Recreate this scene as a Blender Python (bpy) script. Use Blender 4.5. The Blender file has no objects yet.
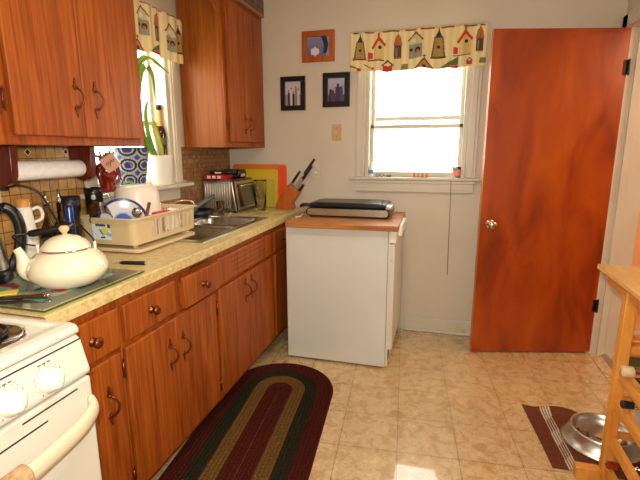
import bpy, bmesh, math, random
from mathutils import Vector, Matrix
random.seed(7)
PI=math.pi; sin=math.sin; cos=math.cos
C=bpy.context.scene.collection
# ---------------------------------------------------------------- materials
def srgb(c):
    return tuple(((v/255)/12.92 if v/255<=.04045 else ((v/255+.055)/1.055)**2.4) for v in c)+(1,)
def M(name,col,rough=.5,metal=0,**kw):
    m=bpy.data.materials.new(name); m.use_nodes=True; b=m.node_tree.nodes['Principled BSDF']
    b.inputs['Base Color'].default_value=srgb(col); b.inputs['Roughness'].default_value=rough; b.inputs['Metallic'].default_value=metal
    if 'coat' in kw: b.inputs['Coat Weight'].default_value=kw['coat']; b.inputs['Coat Roughness'].default_value=kw.get('cr',.1)
    if 'trans' in kw: b.inputs['Transmission Weight'].default_value=kw['trans']
    if 'sss' in kw: b.inputs['Subsurface Weight'].default_value=kw['sss']
    if 'spec' in kw: b.inputs['Specular IOR Level'].default_value=kw['spec']
    return m
def nodes(m): return m.node_tree.nodes,m.node_tree.links,m.node_tree.nodes['Principled BSDF']
def ramp(N,stops):
    r=N.new('ShaderNodeValToRGB'); e=r.color_ramp.elements
    while len(e)<len(stops): e.new(.5)
    for k,(p,c) in enumerate(stops): e[k].position=p; e[k].color=srgb(c)
    return r
def coords(N,L,scale,rot=(0,0,0)):
    t=N.new('ShaderNodeTexCoord'); mp=N.new('ShaderNodeMapping'); mp.inputs['Scale'].default_value=scale; mp.inputs['Rotation'].default_value=rot
    L.new(t.outputs['Object'],mp.inputs['Vector']); return mp.outputs['Vector']
def noisy(name,stops,scale=(1,1,1),ns=4,det=5,rough=.5,dist=0,bump=0,**kw):
    m=M(name,stops[0][1],rough,**kw); N,L,b=nodes(m)
    v=coords(N,L,scale); n=N.new('ShaderNodeTexNoise'); n.inputs['Scale'].default_value=ns; n.inputs['Detail'].default_value=det; n.inputs['Distortion'].default_value=dist
    L.new(v,n.inputs['Vector']); r=ramp(N,stops); L.new(n.outputs['Fac'],r.inputs['Fac']); L.new(r.outputs['Color'],b.inputs['Base Color'])
    if bump:
        bp=N.new('ShaderNodeBump'); bp.inputs['Strength'].default_value=bump; bp.inputs['Distance'].default_value=.004
        L.new(n.outputs['Fac'],bp.inputs['Height']); L.new(bp.outputs['Normal'],b.inputs['Normal'])
    return m
def wood(name,base,dark,scale=(22,22,1.6),rough=.5,coat=.04,amt=(.35,.62)):
    m=M(name,base,rough,coat=coat,cr=.25,spec=.3); N,L,b=nodes(m)
    v=coords(N,L,scale); n=N.new('ShaderNodeTexNoise'); n.inputs['Scale'].default_value=1.6; n.inputs['Detail'].default_value=8; n.inputs['Roughness'].default_value=.65; n.inputs['Distortion'].default_value=.9
    L.new(v,n.inputs['Vector'])
    v2=coords(N,L,(scale[0]*.22,scale[1]*.22,scale[2]*.5)); n2=N.new('ShaderNodeTexNoise'); n2.inputs['Scale'].default_value=1.; n2.inputs['Detail'].default_value=3; L.new(v2,n2.inputs['Vector'])
    r=ramp(N,[(amt[0],dark),(amt[1],base)]); L.new(n.outputs['Fac'],r.inputs['Fac'])
    mid=tuple((a+c)/2 for a,c in zip(base,dark)); r2=ramp(N,[(.3,tuple(min(255,a*.93) for a in base)),(.7,(255,255,255))]); L.new(n2.outputs['Fac'],r2.inputs['Fac'])
    mx=N.new('ShaderNodeMix'); mx.data_type='RGBA'; mx.blend_type='MULTIPLY'; mx.inputs[0].default_value=.35
    L.new(r.outputs['Color'],mx.inputs[6]); L.new(r2.outputs['Color'],mx.inputs[7]); L.new(mx.outputs[2],b.inputs['Base Color'])
    return m
def attr_mat(name,rough=.6,metal=0,**kw):
    m=M(name,(200,200,200),rough,metal,**kw); N,L,b=nodes(m); a=N.new('ShaderNodeAttribute'); a.attribute_name='Col'; L.new(a.outputs['Color'],b.inputs['Base Color']); return m
def emit(name,col,s):
    m=M(name,col,.6); N,L,b=nodes(m); b.inputs['Emission Color'].default_value=srgb(col); b.inputs['Emission Strength'].default_value=s; return m
def clearglass(name,tint=(255,255,255),gl=.12):
    m=bpy.data.materials.new(name); m.use_nodes=True; N=m.node_tree.nodes; L=m.node_tree.links; N.clear()
    o=N.new('ShaderNodeOutputMaterial'); t=N.new('ShaderNodeBsdfTransparent'); g=N.new('ShaderNodeBsdfGlossy'); mx=N.new('ShaderNodeMixShader'); f=N.new('ShaderNodeLayerWeight'); pw=N.new('ShaderNodeMath'); pw.operation='MULTIPLY'; pw.inputs[1].default_value=gl*2.2
    t.inputs['Color'].default_value=srgb(tint); g.inputs['Roughness'].default_value=.04; f.inputs['Blend'].default_value=.25
    L.new(f.outputs['Facing'],pw.inputs[0]); L.new(pw.outputs[0],mx.inputs['Fac']); L.new(t.outputs['BSDF'],mx.inputs[1]); L.new(g.outputs['BSDF'],mx.inputs[2]); L.new(mx.outputs[0],o.inputs['Surface']); return m

m_wall=noisy('wall_paint',[(.3,(205,191,170)),(.7,(212,199,179))],ns=2.5,rough=.55,bump=.02)
m_ceil=M('ceiling_paint',(225,218,205),.8)
m_trim=noisy('trim_paint',[(.3,(203,192,171)),(.7,(211,201,181))],ns=6,rough=.4)
m_cab=wood('oak_cabinet',(172,90,22),(128,55,8))
m_cabdoor=wood('oak_door',(175,92,23),(128,55,8),(30,30,1.3))
m_cabside=wood('oak_side_panel',(172,98,24),(138,70,14),(34,34,1.2))
m_kick=M('toe_kick_brown',(70,32,18),.6)
m_inside=M('cabinet_inside',(120,80,45),.7)
m_copper=M('aged_copper',(120,66,40),.35,.85)
m_door=noisy('veneer_door',[(.28,(112,36,6)),(.48,(154,59,9)),(.72,(176,80,16))],(3.4,3.4,1.2),1.6,8,.32,.8,coat=.25,cr=.3)
m_dooredge=M('door_edge',(196,120,50),.5)
m_white=M('appliance_white',(212,207,192),.3,coat=.3)
m_knobw=M('knob_white',(232,228,216),.3,coat=.3)  # whiter than the panel, colour contrast in place of shading at knob edges
m_sidewhite=noisy('painted_steel_side',[(.3,(206,203,193)),(.7,(211,208,199))],(1,1,1),3,3,.38)
m_whitep=M('white_plastic',(232,226,212),.4)
m_offwhite=M('bisque_plastic',(212,198,168),.4)
m_ivory=M('ivory_plate',(200,162,98),.45)
m_black=M('black_plastic',(18,16,16),.3)
m_blackm=M('black_metal',(26,22,22),.3,.3)
m_dark=M('dark_slot',(22,18,16),.6)
m_steel=noisy('stainless_steel',[(.3,(186,180,168)),(.7,(196,190,178))],(4,30,4),3,2,.27)
m_steel.node_tree.nodes['Principled BSDF'].inputs['Metallic'].default_value=1
m_steelb=M('brushed_steel',(196,190,178),.3,1)
m_chrome=M('chrome',(225,222,216),.08,1)
m_brass=M('brass_knob',(205,190,160),.2,1)
m_block=wood('butcher_block',(194,130,64),(150,88,36),(2,24,24),.45,.1)
m_pine=wood('pine_wood',(226,158,70),(206,130,46),(24,24,2.),.4,.2)
m_pineY=wood('pine_rail',(228,162,74),(208,134,50),(24,2,24),.4,.2)
m_top=wood('pine_top',(232,190,122),(214,164,92),(20,3,20),.3,.3)
m_knifeblock=wood('knife_block_wood',(196,104,28),(164,76,16),(20,20,3),.4,.2)
m_roll=noisy('paper_towel',[(.4,(236,232,226)),(.6,(242,239,234))],ns=60,rough=.9,bump=.2)
m_redwood=wood('mahogany_bracket',(112,38,18),(80,22,10),(20,20,3),.3,.3)
m_enamel=M('cream_enamel',(238,226,196),.12,coat=.5,cr=.05)
m_rackp=M('almond_plastic',(214,190,146),.38)
m_glass=clearglass('window_glass',(250,252,252),.06)
def realglass(name,c):
    m=M(name,c,.0,trans=1.0); m.node_tree.nodes['Principled BSDF'].inputs['IOR'].default_value=1.35; return m
m_clear=realglass('clear_glass',(252,252,248))
m_oilglass=realglass('tinted_bottle_glass',(226,214,180))
m_wine=M('dark_wine_glass',(60,14,12),.1,coat=.5)
m_green_leaf=noisy('plant_leaf',[(.3,(92,142,34)),(.7,(150,184,60))],ns=5,rough=.4,sss=.0)
m_yleaf=noisy('yellow_leaf',[(.3,(196,200,70)),(.7,(150,180,60))],ns=5,rough=.4)
m_terra=M('orange_stem',(196,110,50),.6)
m_orange=M('orange_plastic',(222,120,36),.4)
m_redor=M('red_orange_plastic',(236,74,14),.4)
m_yellow=M('yellow_plastic',(214,180,34),.4)
m_lime=M('lime_plastic',(184,168,50),.4)
m_navy=M('navy_plastic',(16,19,32),.4)
m_bluem=M('blue_metal',(52,70,120),.25,.7)
m_red=M('red_plastic',(200,36,24),.4)
m_redcer=noisy('dark_red_glaze',[(.35,(96,24,10)),(.65,(150,36,16))],ns=14,rough=.15,coat=.5)
m_brownt=noisy('brown_straw',[(.3,(110,70,40)),(.7,(150,104,66))],(1,1,1),30,4,.8)
m_pink=M('pink_card',(222,166,140),.7)
m_terry=noisy('beige_terry',[(.3,(160,122,82)),(.7,(196,158,114))],ns=90,rough=.95,bump=.8)
m_cloth=noisy('painted_cloth_base',[(.3,(230,205,150)),(.7,(236,212,160))],ns=20,rough=.9)
m_print=attr_mat('printed_cotton',.85)
m_photo=attr_mat('glossy_photograph',.25)
m_boardprint=attr_mat('printed_tempered_glass',.12,coat=.6)
m_potpaint=attr_mat('painted_ceramic',.15,coat=.5)
m_rug=attr_mat('braided_wool',.95)
m_mat=attr_mat('woven_place_mat',.9)
m_label=attr_mat('paper_label',.5)
for mm,s,d in ((m_rug,160,.006),(m_mat,220,.002)):
    N,L,b=nodes(mm); b.inputs['Specular IOR Level'].default_value=.08; n=N.new('ShaderNodeTexNoise'); n.inputs['Scale'].default_value=s; n.inputs['Detail'].default_value=2
    L.new(coords(N,L,(1,1,1)),n.inputs['Vector']); bp=N.new('ShaderNodeBump'); bp.inputs['Strength'].default_value=.8; bp.inputs['Distance'].default_value=d
    L.new(n.outputs['Fac'],bp.inputs['Height']); L.new(bp.outputs['Normal'],b.inputs['Normal'])
    mx=N.new('ShaderNodeMix'); mx.data_type='RGBA'; mx.blend_type='MULTIPLY'; mx.inputs[0].default_value=.75
    a=[q for q in N if q.type=='ATTRIBUTE'][0]; r=ramp(N,[(.3,(150,150,150)),(.7,(255,255,255))]); L.new(n.outputs['Fac'],r.inputs['Fac'])
    L.new(a.outputs['Color'],mx.inputs[6]); L.new(r.outputs['Color'],mx.inputs[7]); L.new(mx.outputs[2],b.inputs['Base Color'])

def floor_material():
    m=M('vinyl_tile_floor',(214,178,126),.22); N,L,b=nodes(m); b.inputs['Coat Weight'].default_value=1; b.inputs['Coat Roughness'].default_value=.035
    v=coords(N,L,(1,1,1),(0,0,math.radians(-4.6)))
    def nz(s,d,di,vec=v):
        n=N.new('ShaderNodeTexNoise'); n.inputs['Scale'].default_value=s; n.inputs['Detail'].default_value=d; n.inputs['Distortion'].default_value=di; L.new(vec,n.inputs['Vector']); return n
    n1=nz(17,10,.9); r1=ramp(N,[(.3,(196,162,112)),(.46,(210,180,130)),(.6,(218,192,146)),(.78,(234,214,174))]); L.new(n1.outputs['Fac'],r1.inputs['Fac'])
    n2=nz(26,4,2.5); r2=ramp(N,[(.5,(226,214,200)),(.58,(255,255,255))]); L.new(n2.outputs['Fac'],r2.inputs['Fac'])
    mx=N.new('ShaderNodeMix'); mx.data_type='RGBA'; mx.blend_type='MULTIPLY'; mx.inputs[0].default_value=.7; L.new(r1.outputs['Color'],mx.inputs[6]); L.new(r2.outputs['Color'],mx.inputs[7])
    br=N.new('ShaderNodeTexBrick'); br.offset=0; br.squash=1; mp=N.new('ShaderNodeMapping'); mp.inputs['Location'].default_value=(.235,.19,0); L.new(v,mp.inputs['Vector']); L.new(mp.outputs['Vector'],br.inputs['Vector'])
    br.inputs['Scale'].default_value=1; br.inputs['Brick Width'].default_value=.27; br.inputs['Row Height'].default_value=.27; br.inputs['Mortar Size'].default_value=.0024; br.inputs['Mortar Smooth'].default_value=.3
    br.inputs['Color1'].default_value=(1,1,1,1); br.inputs['Color2'].default_value=(.93,.92,.9,1); br.inputs['Mortar'].default_value=(.36,.28,.2,1)
    m2=N.new('ShaderNodeMix'); m2.data_type='RGBA'; m2.blend_type='MULTIPLY'; m2.inputs[0].default_value=.85; L.new(mx.outputs[2],m2.inputs[6]); L.new(br.outputs['Color'],m2.inputs[7]); L.new(m2.outputs[2],b.inputs['Base Color'])
    rr=N.new('ShaderNodeMapRange'); rr.inputs[3].default_value=.2; rr.inputs[4].default_value=.36; L.new(n1.outputs['Fac'],rr.inputs[0]); L.new(rr.outputs[0],b.inputs['Roughness'])
    bp=N.new('ShaderNodeBump'); bp.inputs['Strength'].default_value=.12; bp.inputs['Distance'].default_value=.002; L.new(n2.outputs['Fac'],bp.inputs['Height']); L.new(bp.outputs['Normal'],b.inputs['Normal'])
    return m
m_floor=floor_material()
def tile_material(name,sz,c1,c2,mort,loc=(0,0,0)):
    m=M(name,c1,.4); N,L,b=nodes(m)
    t=N.new('ShaderNodeTexCoord'); s=N.new('ShaderNodeSeparateXYZ'); cb=N.new('ShaderNodeCombineXYZ'); L.new(t.outputs['Object'],s.inputs[0]); L.new(s.outputs['Y'],cb.inputs['X']); L.new(s.outputs['Z'],cb.inputs['Y'])
    mp=N.new('ShaderNodeMapping'); mp.inputs['Location'].default_value=loc; L.new(cb.outputs[0],mp.inputs['Vector'])
    br=N.new('ShaderNodeTexBrick'); br.offset=0; br.inputs['Scale'].default_value=1; br.inputs['Brick Width'].default_value=sz; br.inputs['Row Height'].default_value=sz; br.inputs['Mortar Size'].default_value=sz*.045; br.inputs['Mortar Smooth'].default_value=.2
    L.new(mp.outputs['Vector'],br.inputs['Vector']); br.inputs['Color1'].default_value=srgb(c1); br.inputs['Color2'].default_value=srgb(c2); br.inputs['Mortar'].default_value=srgb(mort)
    n=N.new('ShaderNodeTexNoise'); n.inputs['Scale'].default_value=30; L.new(t.outputs['Object'],n.inputs['Vector']); r=ramp(N,[(.3,(200,180,150)),(.65,(255,255,255))]); L.new(n.outputs['Fac'],r.inputs['Fac'])
    mx=N.new('ShaderNodeMix'); mx.data_type='RGBA'; mx.blend_type='MULTIPLY'; mx.inputs[0].default_value=.7; L.new(br.outputs['Color'],mx.inputs[6]); L.new(r.outputs['Color'],mx.inputs[7]); L.new(mx.outputs[2],b.inputs['Base Color']); return m
m_tile=tile_material('backsplash_tile',.047,(204,160,90),(178,134,72),(120,72,36))
m_tile2=tile_material('small_brown_tile',.03,(164,122,72),(138,98,54),(96,58,32))
m_soffit=tile_material('soffit_paper',.04,(120,84,56),(88,60,42),(150,120,80))
m_lam=noisy('laminate_worktop',[(.3,(184,156,98)),(.5,(206,182,124)),(.7,(220,200,150))],ns=45,det=8,rough=.3,dist=.8)
m_green=noisy('green_carpet',[(.3,(46,52,30)),(.7,(70,74,44))],ns=60,rough=.95)
m_peach=M('peach_wall_paint',(236,176,116),.7)
m_hfloor=wood('hall_floor_boards',(206,140,84),(180,112,62),(3,24,24))

# ---------------------------------------------------------------- mesh helpers
def box(bm,a,b,bev=0,mi=0,seg=2):
    n0=len(bm.faces); r=bmesh.ops.create_cube(bm,size=1); vs=r['verts']
    for v in vs: v.co=Vector(((a[0]+b[0])/2+v.co.x*(b[0]-a[0]),(a[1]+b[1])/2+v.co.y*(b[1]-a[1]),(a[2]+b[2])/2+v.co.z*(b[2]-a[2])))
    fs=list({f for v in vs for f in v.link_faces})
    for f in fs: f.material_index=mi
    if bev:
        es=list({e for v in vs for e in v.link_edges}); rr=bmesh.ops.bevel(bm,geom=es,offset=bev,segments=seg,profile=.5,affect='EDGES')
        for f in rr['faces']: f.material_index=mi; f.smooth=True
def obox(bm,c,ax,half,bev=0,mi=0):
    """oriented box: centre c, 3 axes, half sizes"""
    tmp=bmesh.new(); box(tmp,(-half[0],-half[1],-half[2]),half,bev,mi)
    X,Y,Z=[Vector(a).normalized() for a in ax]
    for v in tmp.verts: v.co=Vector(c)+X*v.co.x+Y*v.co.y+Z*v.co.z
    merge(bm,tmp)
def merge(bm,tmp):
    me=bpy.data.meshes.new('t'); tmp.to_mesh(me); tmp.free(); bm.from_mesh(me); bpy.data.meshes.remove(me)
def lathe(bm,prof,c=(0,0,0),seg=32,mi=0,axis=None,smooth=True):
    """prof list of (r,h) revolved about the z axis (or about axis) at c"""
    Z=Vector(axis).normalized() if axis else Vector((0,0,1)); X=Z.orthogonal().normalized() if axis else Vector((1,0,0)); Y=Z.cross(X)
    c=Vector(c); rings=[]
    for r,h in prof:
        if r<1e-6: rings.append([bm.verts.new(c+Z*h)])
        else: rings.append([bm.verts.new(c+Z*h+(X*cos(2*PI*k/seg)+Y*sin(2*PI*k/seg))*r) for k in range(seg)])
    for A,B in zip(rings,rings[1:]):
        for k in range(seg):
            q=[A[k%len(A)],A[(k+1)%len(A)],B[(k+1)%len(B)],B[k%len(B)]]; u=[]
            for v in q:
                if v not in u: u.append(v)
            if len(u)>2:
                try: f=bm.faces.new(u); f.smooth=smooth; f.material_index=mi
                except ValueError: pass
def tube(bm,pts,r,seg=10,mi=0,closed=False,flat=None):
    pts=[Vector(p) for p in pts]; n=len(pts); rs=r if isinstance(r,(list,tuple)) else [r]*n
    rings=[]; prev=None
    for i,p in enumerate(pts):
        if closed: t=(pts[(i+1)%n]-pts[i-1])
        else: t=(pts[min(i+1,n-1)]-pts[max(i-1,0)])
        t.normalize()
        if prev is None: x=t.orthogonal().normalized()
        else:
            x=prev-t*prev.dot(t); x=x.normalized() if x.length>1e-6 else t.orthogonal().normalized()
        prev=x; y=t.cross(x); rings.append([bm.verts.new(p+(x*cos(2*PI*k/seg)+y*sin(2*PI*k/seg))*rs[i]) for k in range(seg)])
    pr=list(zip(rings,rings[1:]))+([(rings[-1],rings[0])] if closed else [])
    for A,B in pr:
        for k in range(seg):
            f=bm.faces.new((A[k],A[(k+1)%seg],B[(k+1)%seg],B[k])); f.smooth=True; f.material_index=mi
    if not closed:
        for R_ in (rings[0][::-1],rings[-1]):
            f=bm.faces.new(R_); f.material_index=mi
def spline(pts,n=8):
    P=[Vector(p) for p in pts]; P=[P[0]*2-P[1]]+P+[P[-1]*2-P[-2]]; out=[]
    for i in range(1,len(P)-2):
        for k in range(n):
            t=k/n; a,b,c,d=P[i-1],P[i],P[i+1],P[i+2]
            out.append(.5*((2*b)+(c-a)*t+(2*a-5*b+4*c-d)*t*t+(3*b-a-3*c+d)*t**3))
    out.append(P[-2]); return out
def prism(bm,poly,axis,a,b,mi=0,bev=0):
    """extrude a 2D polygon along world axis index from a to b; poly coords are the other two axes in order"""
    def mk(p,t):
        q=list(p); q.insert(axis,t); return bm.verts.new(q)
    A=[mk(p,a) for p in poly]; B=[mk(p,b) for p in poly]; n=len(poly); fs=[bm.faces.new(A[::-1]),bm.faces.new(B)]
    for k in range(n): fs.append(bm.faces.new((A[k],A[(k+1)%n],B[(k+1)%n],B[k])))
    for f in fs: f.material_index=mi
    bmesh.ops.recalc_face_normals(bm,faces=fs)
    if bev:
        r=bmesh.ops.bevel(bm,geom=list({e for f in fs for e in f.edges}),offset=bev,segments=2,profile=.5,affect='EDGES')
        for f in r['faces']: f.material_index=mi; f.smooth=True
def NB(): return bmesh.new()
# ---------------------------------------------------------------- scene objects
ORG={}
def thing(name,label,cat,loc,group=None):
    o=bpy.data.objects.new(name,None); C.objects.link(o); o.location=loc; o.empty_display_size=.05
    o['label']=label; o['category']=cat
    if group: o['group']=group
    ORG[o.name]=Vector(loc); return o
def finish(name,bm,mats,origin,parent=None):
    me=bpy.data.meshes.new(name)
    for v in bm.verts: v.co-=origin
    bm.to_mesh(me); bm.free(); o=bpy.data.objects.new(name,me); C.objects.link(o)
    for m in (mats if isinstance(mats,(list,tuple)) else [mats]): me.materials.append(m)
    if parent: o.parent=parent
    else: o.location=origin
    ORG[o.name]=origin; return o
def part(name,bm,mats,parent,label=None):
    o=finish(name,bm,mats,ORG[parent.name].copy(),parent)
    if label: o['label']=label
    return o
def single(name,bm,mats,label,cat,loc=None,group=None):
    if loc is None:
        bm.verts.ensure_lookup_table(); xs=[v.co for v in bm.verts]
        loc=((min(v.x for v in xs)+max(v.x for v in xs))/2,(min(v.y for v in xs)+max(v.y for v in xs))/2,min(v.z for v in xs))
    o=finish(name,bm,mats,Vector(loc)); o['label']=label; o['category']=cat
    if group: o['group']=group
    return o
def struct(name,bm,mats,parent=None):
    o=finish(name,bm,mats,Vector((0,0,0)),parent)
    if not parent: o['kind']='structure'
    return o
def copytree(o,loc,label=None):
    c=o.copy(); C.objects.link(c); c.location=loc
    if label: c['label']=label
    for ch in o.children:
        d=ch.copy(); C.objects.link(d); d.parent=c
        for g in ch.children:
            e=g.copy(); C.objects.link(e); e.parent=d
    return c
def painted(name,pos,col,nu,nv,mats,parent=None,closed_u=False,thick=0,label=None,cat=None,loc=None,group=None,smooth=True):
    """grid surface pos(u,v)->xyz, colour col(u,v)->sRGB stored per face (a printed pattern)"""
    o=Vector(loc) if loc is not None else (ORG[parent.name].copy() if parent else Vector((0,0,0)))
    vs=[];fs=[];cs=[]
    cu=nu if closed_u else nu+1
    for j in range(nv+1):
        for i in range(cu): vs.append(Vector(pos(i/nu,j/nv))-o)
    for j in range(nv):
        for i in range(nu):
            a=j*cu+i; b=j*cu+(i+1)%cu; fs.append((a,b,b+cu,a+cu)); cs.append(srgb(col((i+.5)/nu,(j+.5)/nv)))
    me=bpy.data.meshes.new(name); me.from_pydata(vs,[],fs); at=me.color_attributes.new('Col','FLOAT_COLOR','CORNER')
    buf=[]
    for c in cs: buf+=list(c)*4
    at.data.foreach_set('color',buf); 
    if smooth: me.polygons.foreach_set('use_smooth',[True]*len(fs))
    me.materials.append(mats); ob=bpy.data.objects.new(name,me); C.objects.link(ob)
    if thick: s=ob.modifiers.new('s','SOLIDIFY'); s.thickness=thick; s.offset=0
    if parent: ob.parent=parent
    else:
        ob.location=o
    ORG[ob.name]=o
    if label: ob['label']=label
    if cat: ob['category']=cat
    if group: ob['group']=group
    return ob
def inpoly(x,y,P):
    r=False; n=len(P); j=n-1
    for i in range(n):
        if (P[i][1]>y)!=(P[j][1]>y) and x<(P[j][0]-P[i][0])*(y-P[i][1])/(P[j][1]-P[i][1])+P[i][0]: r=not r
        j=i
    return r

# ================================================================= ROOM SHELL
XR=2.65; YN=-4.4; H=2.45; WT=.16; LT=.16
bm=NB(); box(bm,(-.3,YN-.1,-.05),(XR,.2,0)); struct('floor',bm,m_floor)
bm=NB(); box(bm,(-.3,YN-.1,H),(XR+.16,.2,H+.06)); struct('ceiling',bm,m_ceil)
# back wall with window hole x 1.09-1.79, z 1.155-2.06
bx0,bx1,bz0,bz1=1.09,1.79,1.135,2.06
bm=NB(); box(bm,(-.16,0,0),(bx0,WT,H)); box(bm,(bx1,0,0),(XR+.16,WT,H)); box(bm,(bx0,0,0),(bx1,WT,bz0)); box(bm,(bx0,0,bz1),(bx1,WT,H)); struct('wall_back',bm,m_wall)
ly0,ly1,lz0,lz1=-1.43,-.755,1.125,2.06
bm=NB(); box(bm,(-LT,YN,0),(0,ly0,H)); box(bm,(-LT,ly1,0),(0,0,H)); box(bm,(-LT,ly0,0),(0,ly1,lz0)); box(bm,(-LT,ly0,lz1),(0,ly1,H)); struct('wall_left',bm,m_wall)
dy0,dy1,dz=-.90,-.085,2.05   # doorway in the right wall
bm=NB(); box(bm,(XR,YN,0),(XR+WT,dy0,H)); box(bm,(XR,dy1,0),(XR+WT,0,H)); box(bm,(XR,dy0,dz),(XR+WT,dy1,H)); struct('wall_right',bm,m_wall)
bm=NB(); box(bm,(-.16,YN-.1,0),(XR+.16,YN,H)); struct('wall_front',bm,m_wall)
# tiles: splashback on left wall
bm=NB(); box(bm,(0,-2.9,.915),(.008,-1.50,1.37)); box(bm,(0,-1.50,.915),(.008,-.73,1.045))
box(bm,(0,-.73,.915),(.008,-.62,1.115),mi=1); box(bm,(0,-.73,1.155),(.008,-.62,1.37),mi=1); box(bm,(0,-.62,.915),(.008,0,1.37),mi=1)
for y in (-1.777,-1.588,-1.966,-2.155):
    for s,mi in ((.017,3),(.0115,2)):
        z=1.342; q=[(y-s,z),(y,z-s),(y+s,z),(y,z+s)]; prism(bm,q,0,.008,.0085+(mi==2)*.0006,mi)
struct('trim_1',bm,[m_tile,m_tile2,m_dark,m_offwhite])
# back window
def window(nm,flip,a0,a1,z0,z1,yg):
    """frame, sashes and glass. along = x (back wall) or y (left wall)"""
    def B(bm,a,b,d0,d1,z_0,z_1,bev=.003):
        if not flip: box(bm,(a,d0,z_0),(b,d1,z_1),bev)
        else: box(bm,(-d1,a,z_0),(-d0,b,z_1),bev)
    bm=NB(); w=.035
    B(bm,a0,a0+.028,.0,WT,z0,z1); B(bm,a1-.028,a1,0,WT,z0,z1); B(bm,a0,a1,0,WT,z1-.03,z1); B(bm,a0,a1,.02,WT,z0,z0+.02)
    f=struct(nm,bm,m_trim)
    zm=z0+(z1-z0)*.405
    for k,(s0,s1,d) in enumerate(((z0+.02,zm+.015,.062),(zm-.015,z1-.03,.10))):
        bm=NB(); i0,i1=a0+.028,a1-.028
        B(bm,i0,i0+w*.7,d,d+.03,s0,s1); B(bm,i1-w*.7,i1,d,d+.03,s0,s1); B(bm,i0,i1,d,d+.03,s0,s0+.025+.01*(k==0)); B(bm,i0,i1,d,d+.03,s1-.026,s1)
        s=struct('sash',bm,m_trim,f); bm=NB(); B(bm,i0+.02,i1-.02,d+.013,d+.017,s0+.02,s1-.02,0); struct('window_pane',bm,m_glass,s)
    return f,zm
w1,zm=window('window_1',False,bx0,bx1,bz0,bz1,.1)
bm=NB(); box(bm,(bx0+.03,.135,1.555),(bx1-.03,.15,1.585),.002); struct('storm_rail',bm,m_trim,w1)
w2,_=window('window_2',True,ly0,ly1,lz0,lz1,.1)
# casings
bm=NB()
for a,b in ((1.02,bx0),(bx1,1.86)):
    box(bm,(a,-.018,1.155),(b,0,2.14),.004); box(bm,(a+.012,-.026,1.155),(b-.02,-.017,2.14),.004)
box(bm,(1.02,-.018,bz1),(1.86,0,2.14),.004)
struct('trim_2',bm,m_trim)
bm=NB(); box(bm,(.98,-.045,1.135),(1.895,.06,1.155),.006); box(bm,(1.03,-.018,1.05),(1.85,0,1.135),.003); box(bm,(1.02,-.028,1.112),(1.86,0,1.135),.004); box(bm,(1.03,-.024,1.05),(1.85,0,1.07),.004); struct('trim_3',bm,m_trim)
bm=NB(); box(bm,(0,-1.50,1.148),(.02,ly0,2.13),.004); box(bm,(0,ly1,1.148),(.02,-.69,2.13),.004); box(bm,(.019,ly1+.012,1.148),(.027,-.705,2.13),.003); box(bm,(0,-1.50,lz1),(.02,-.70,2.13),.004)
struct('trim_4',bm,m_trim)
bm=NB(); box(bm,(-.06,-1.535,1.122),(.085,-.665,1.148),.006); box(bm,(0,-1.50,1.045),(.018,-.73,1.122),.003); struct('trim_5',bm,m_trim)
# baseboard back
bm=NB(); box(bm,(1.42,-.014,0),(XR,0,.11),.004); box(bm,(1.42,-.026,0),(XR,-.012,.022),.006); struct('baseboard_back',bm,m_trim)
bm=NB(); box(bm,(XR-.014,YN,0),(XR,dy0-.09,.11),.004); struct('baseboard_right',bm,m_trim)
# doorway jambs + casing
bm=NB()
box(bm,(XR-.004,dy1-.012,0),(XR+WT+.004,dy1,dz)); box(bm,(XR-.004,dy0,0),(XR+WT+.004,dy0+.012,dz)); box(bm,(XR-.004,dy0,dz-.012),(XR+WT+.004,dy1,dz))
box(bm,(XR+.045,dy1-.026,0),(XR+.085,dy1-.01,dz),.002); box(bm,(XR+.045,dy0+.01,0),(XR+.085,dy0+.026,dz),.002)
for x0_,x1_ in ((XR-.02,XR),(XR+WT,XR+WT+.02)):
    box(bm,(x0_,dy1-.008,0),(x1_,-.012,dz+.07),.004); box(bm,(x0_,dy0-.075,0),(x1_,dy0+.006,dz+.07),.004); box(bm,(x0_,dy0-.075,dz-.006),(x1_,-.012,dz+.07),.004)
struct('trim_6',bm,m_trim)
bm=NB(); box(bm,(XR,dy0,-.03),(XR+WT,dy1,.004)); box(bm,(XR+.07,dy0+.012,.003),(XR+.11,dy1-.012,.010),.003,1); struct('trim_7',bm,[m_floor,m_steelb])
# neighbouring hall
bm=NB(); box(bm,(XR+WT,-2.6,-.05),(5.2,.2,0)); struct('floor_hall',bm,m_hfloor)
bm=NB(); box(bm,(XR+WT,-2.6,H),(5.2,.2,H+.06)); struct('ceiling_hall',bm,m_ceil)
bm=NB(); box(bm,(XR+WT,.13,0),(5.2,.2,H)); box(bm,(5.1,-2.6,0),(5.2,.2,H)); box(bm,(XR,-2.7,0),(5.2,-2.6,H)); struct('wall_hall',bm,m_peach)
bm=NB(); box(bm,(XR+WT+.021,.116,.075),(5.1,.13,.10),.003); box(bm,(XR+WT+.021,.110,.0),(5.1,.13,.074),.003,1); box(bm,(XR+WT+.021,.102,.03),(5.1,.112,.042),.003); box(bm,(5.08,-2.6,0),(5.1,.1,.13),.004); struct('baseboard_hall',bm,[m_trim,m_pine])
bm=NB(); box(bm,(2.815,-.85,.0),(3.5,-.10,.012),.004); single('hall_rug',bm,m_green,'dark green rug in the hall just past the doorway','rug')

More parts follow.
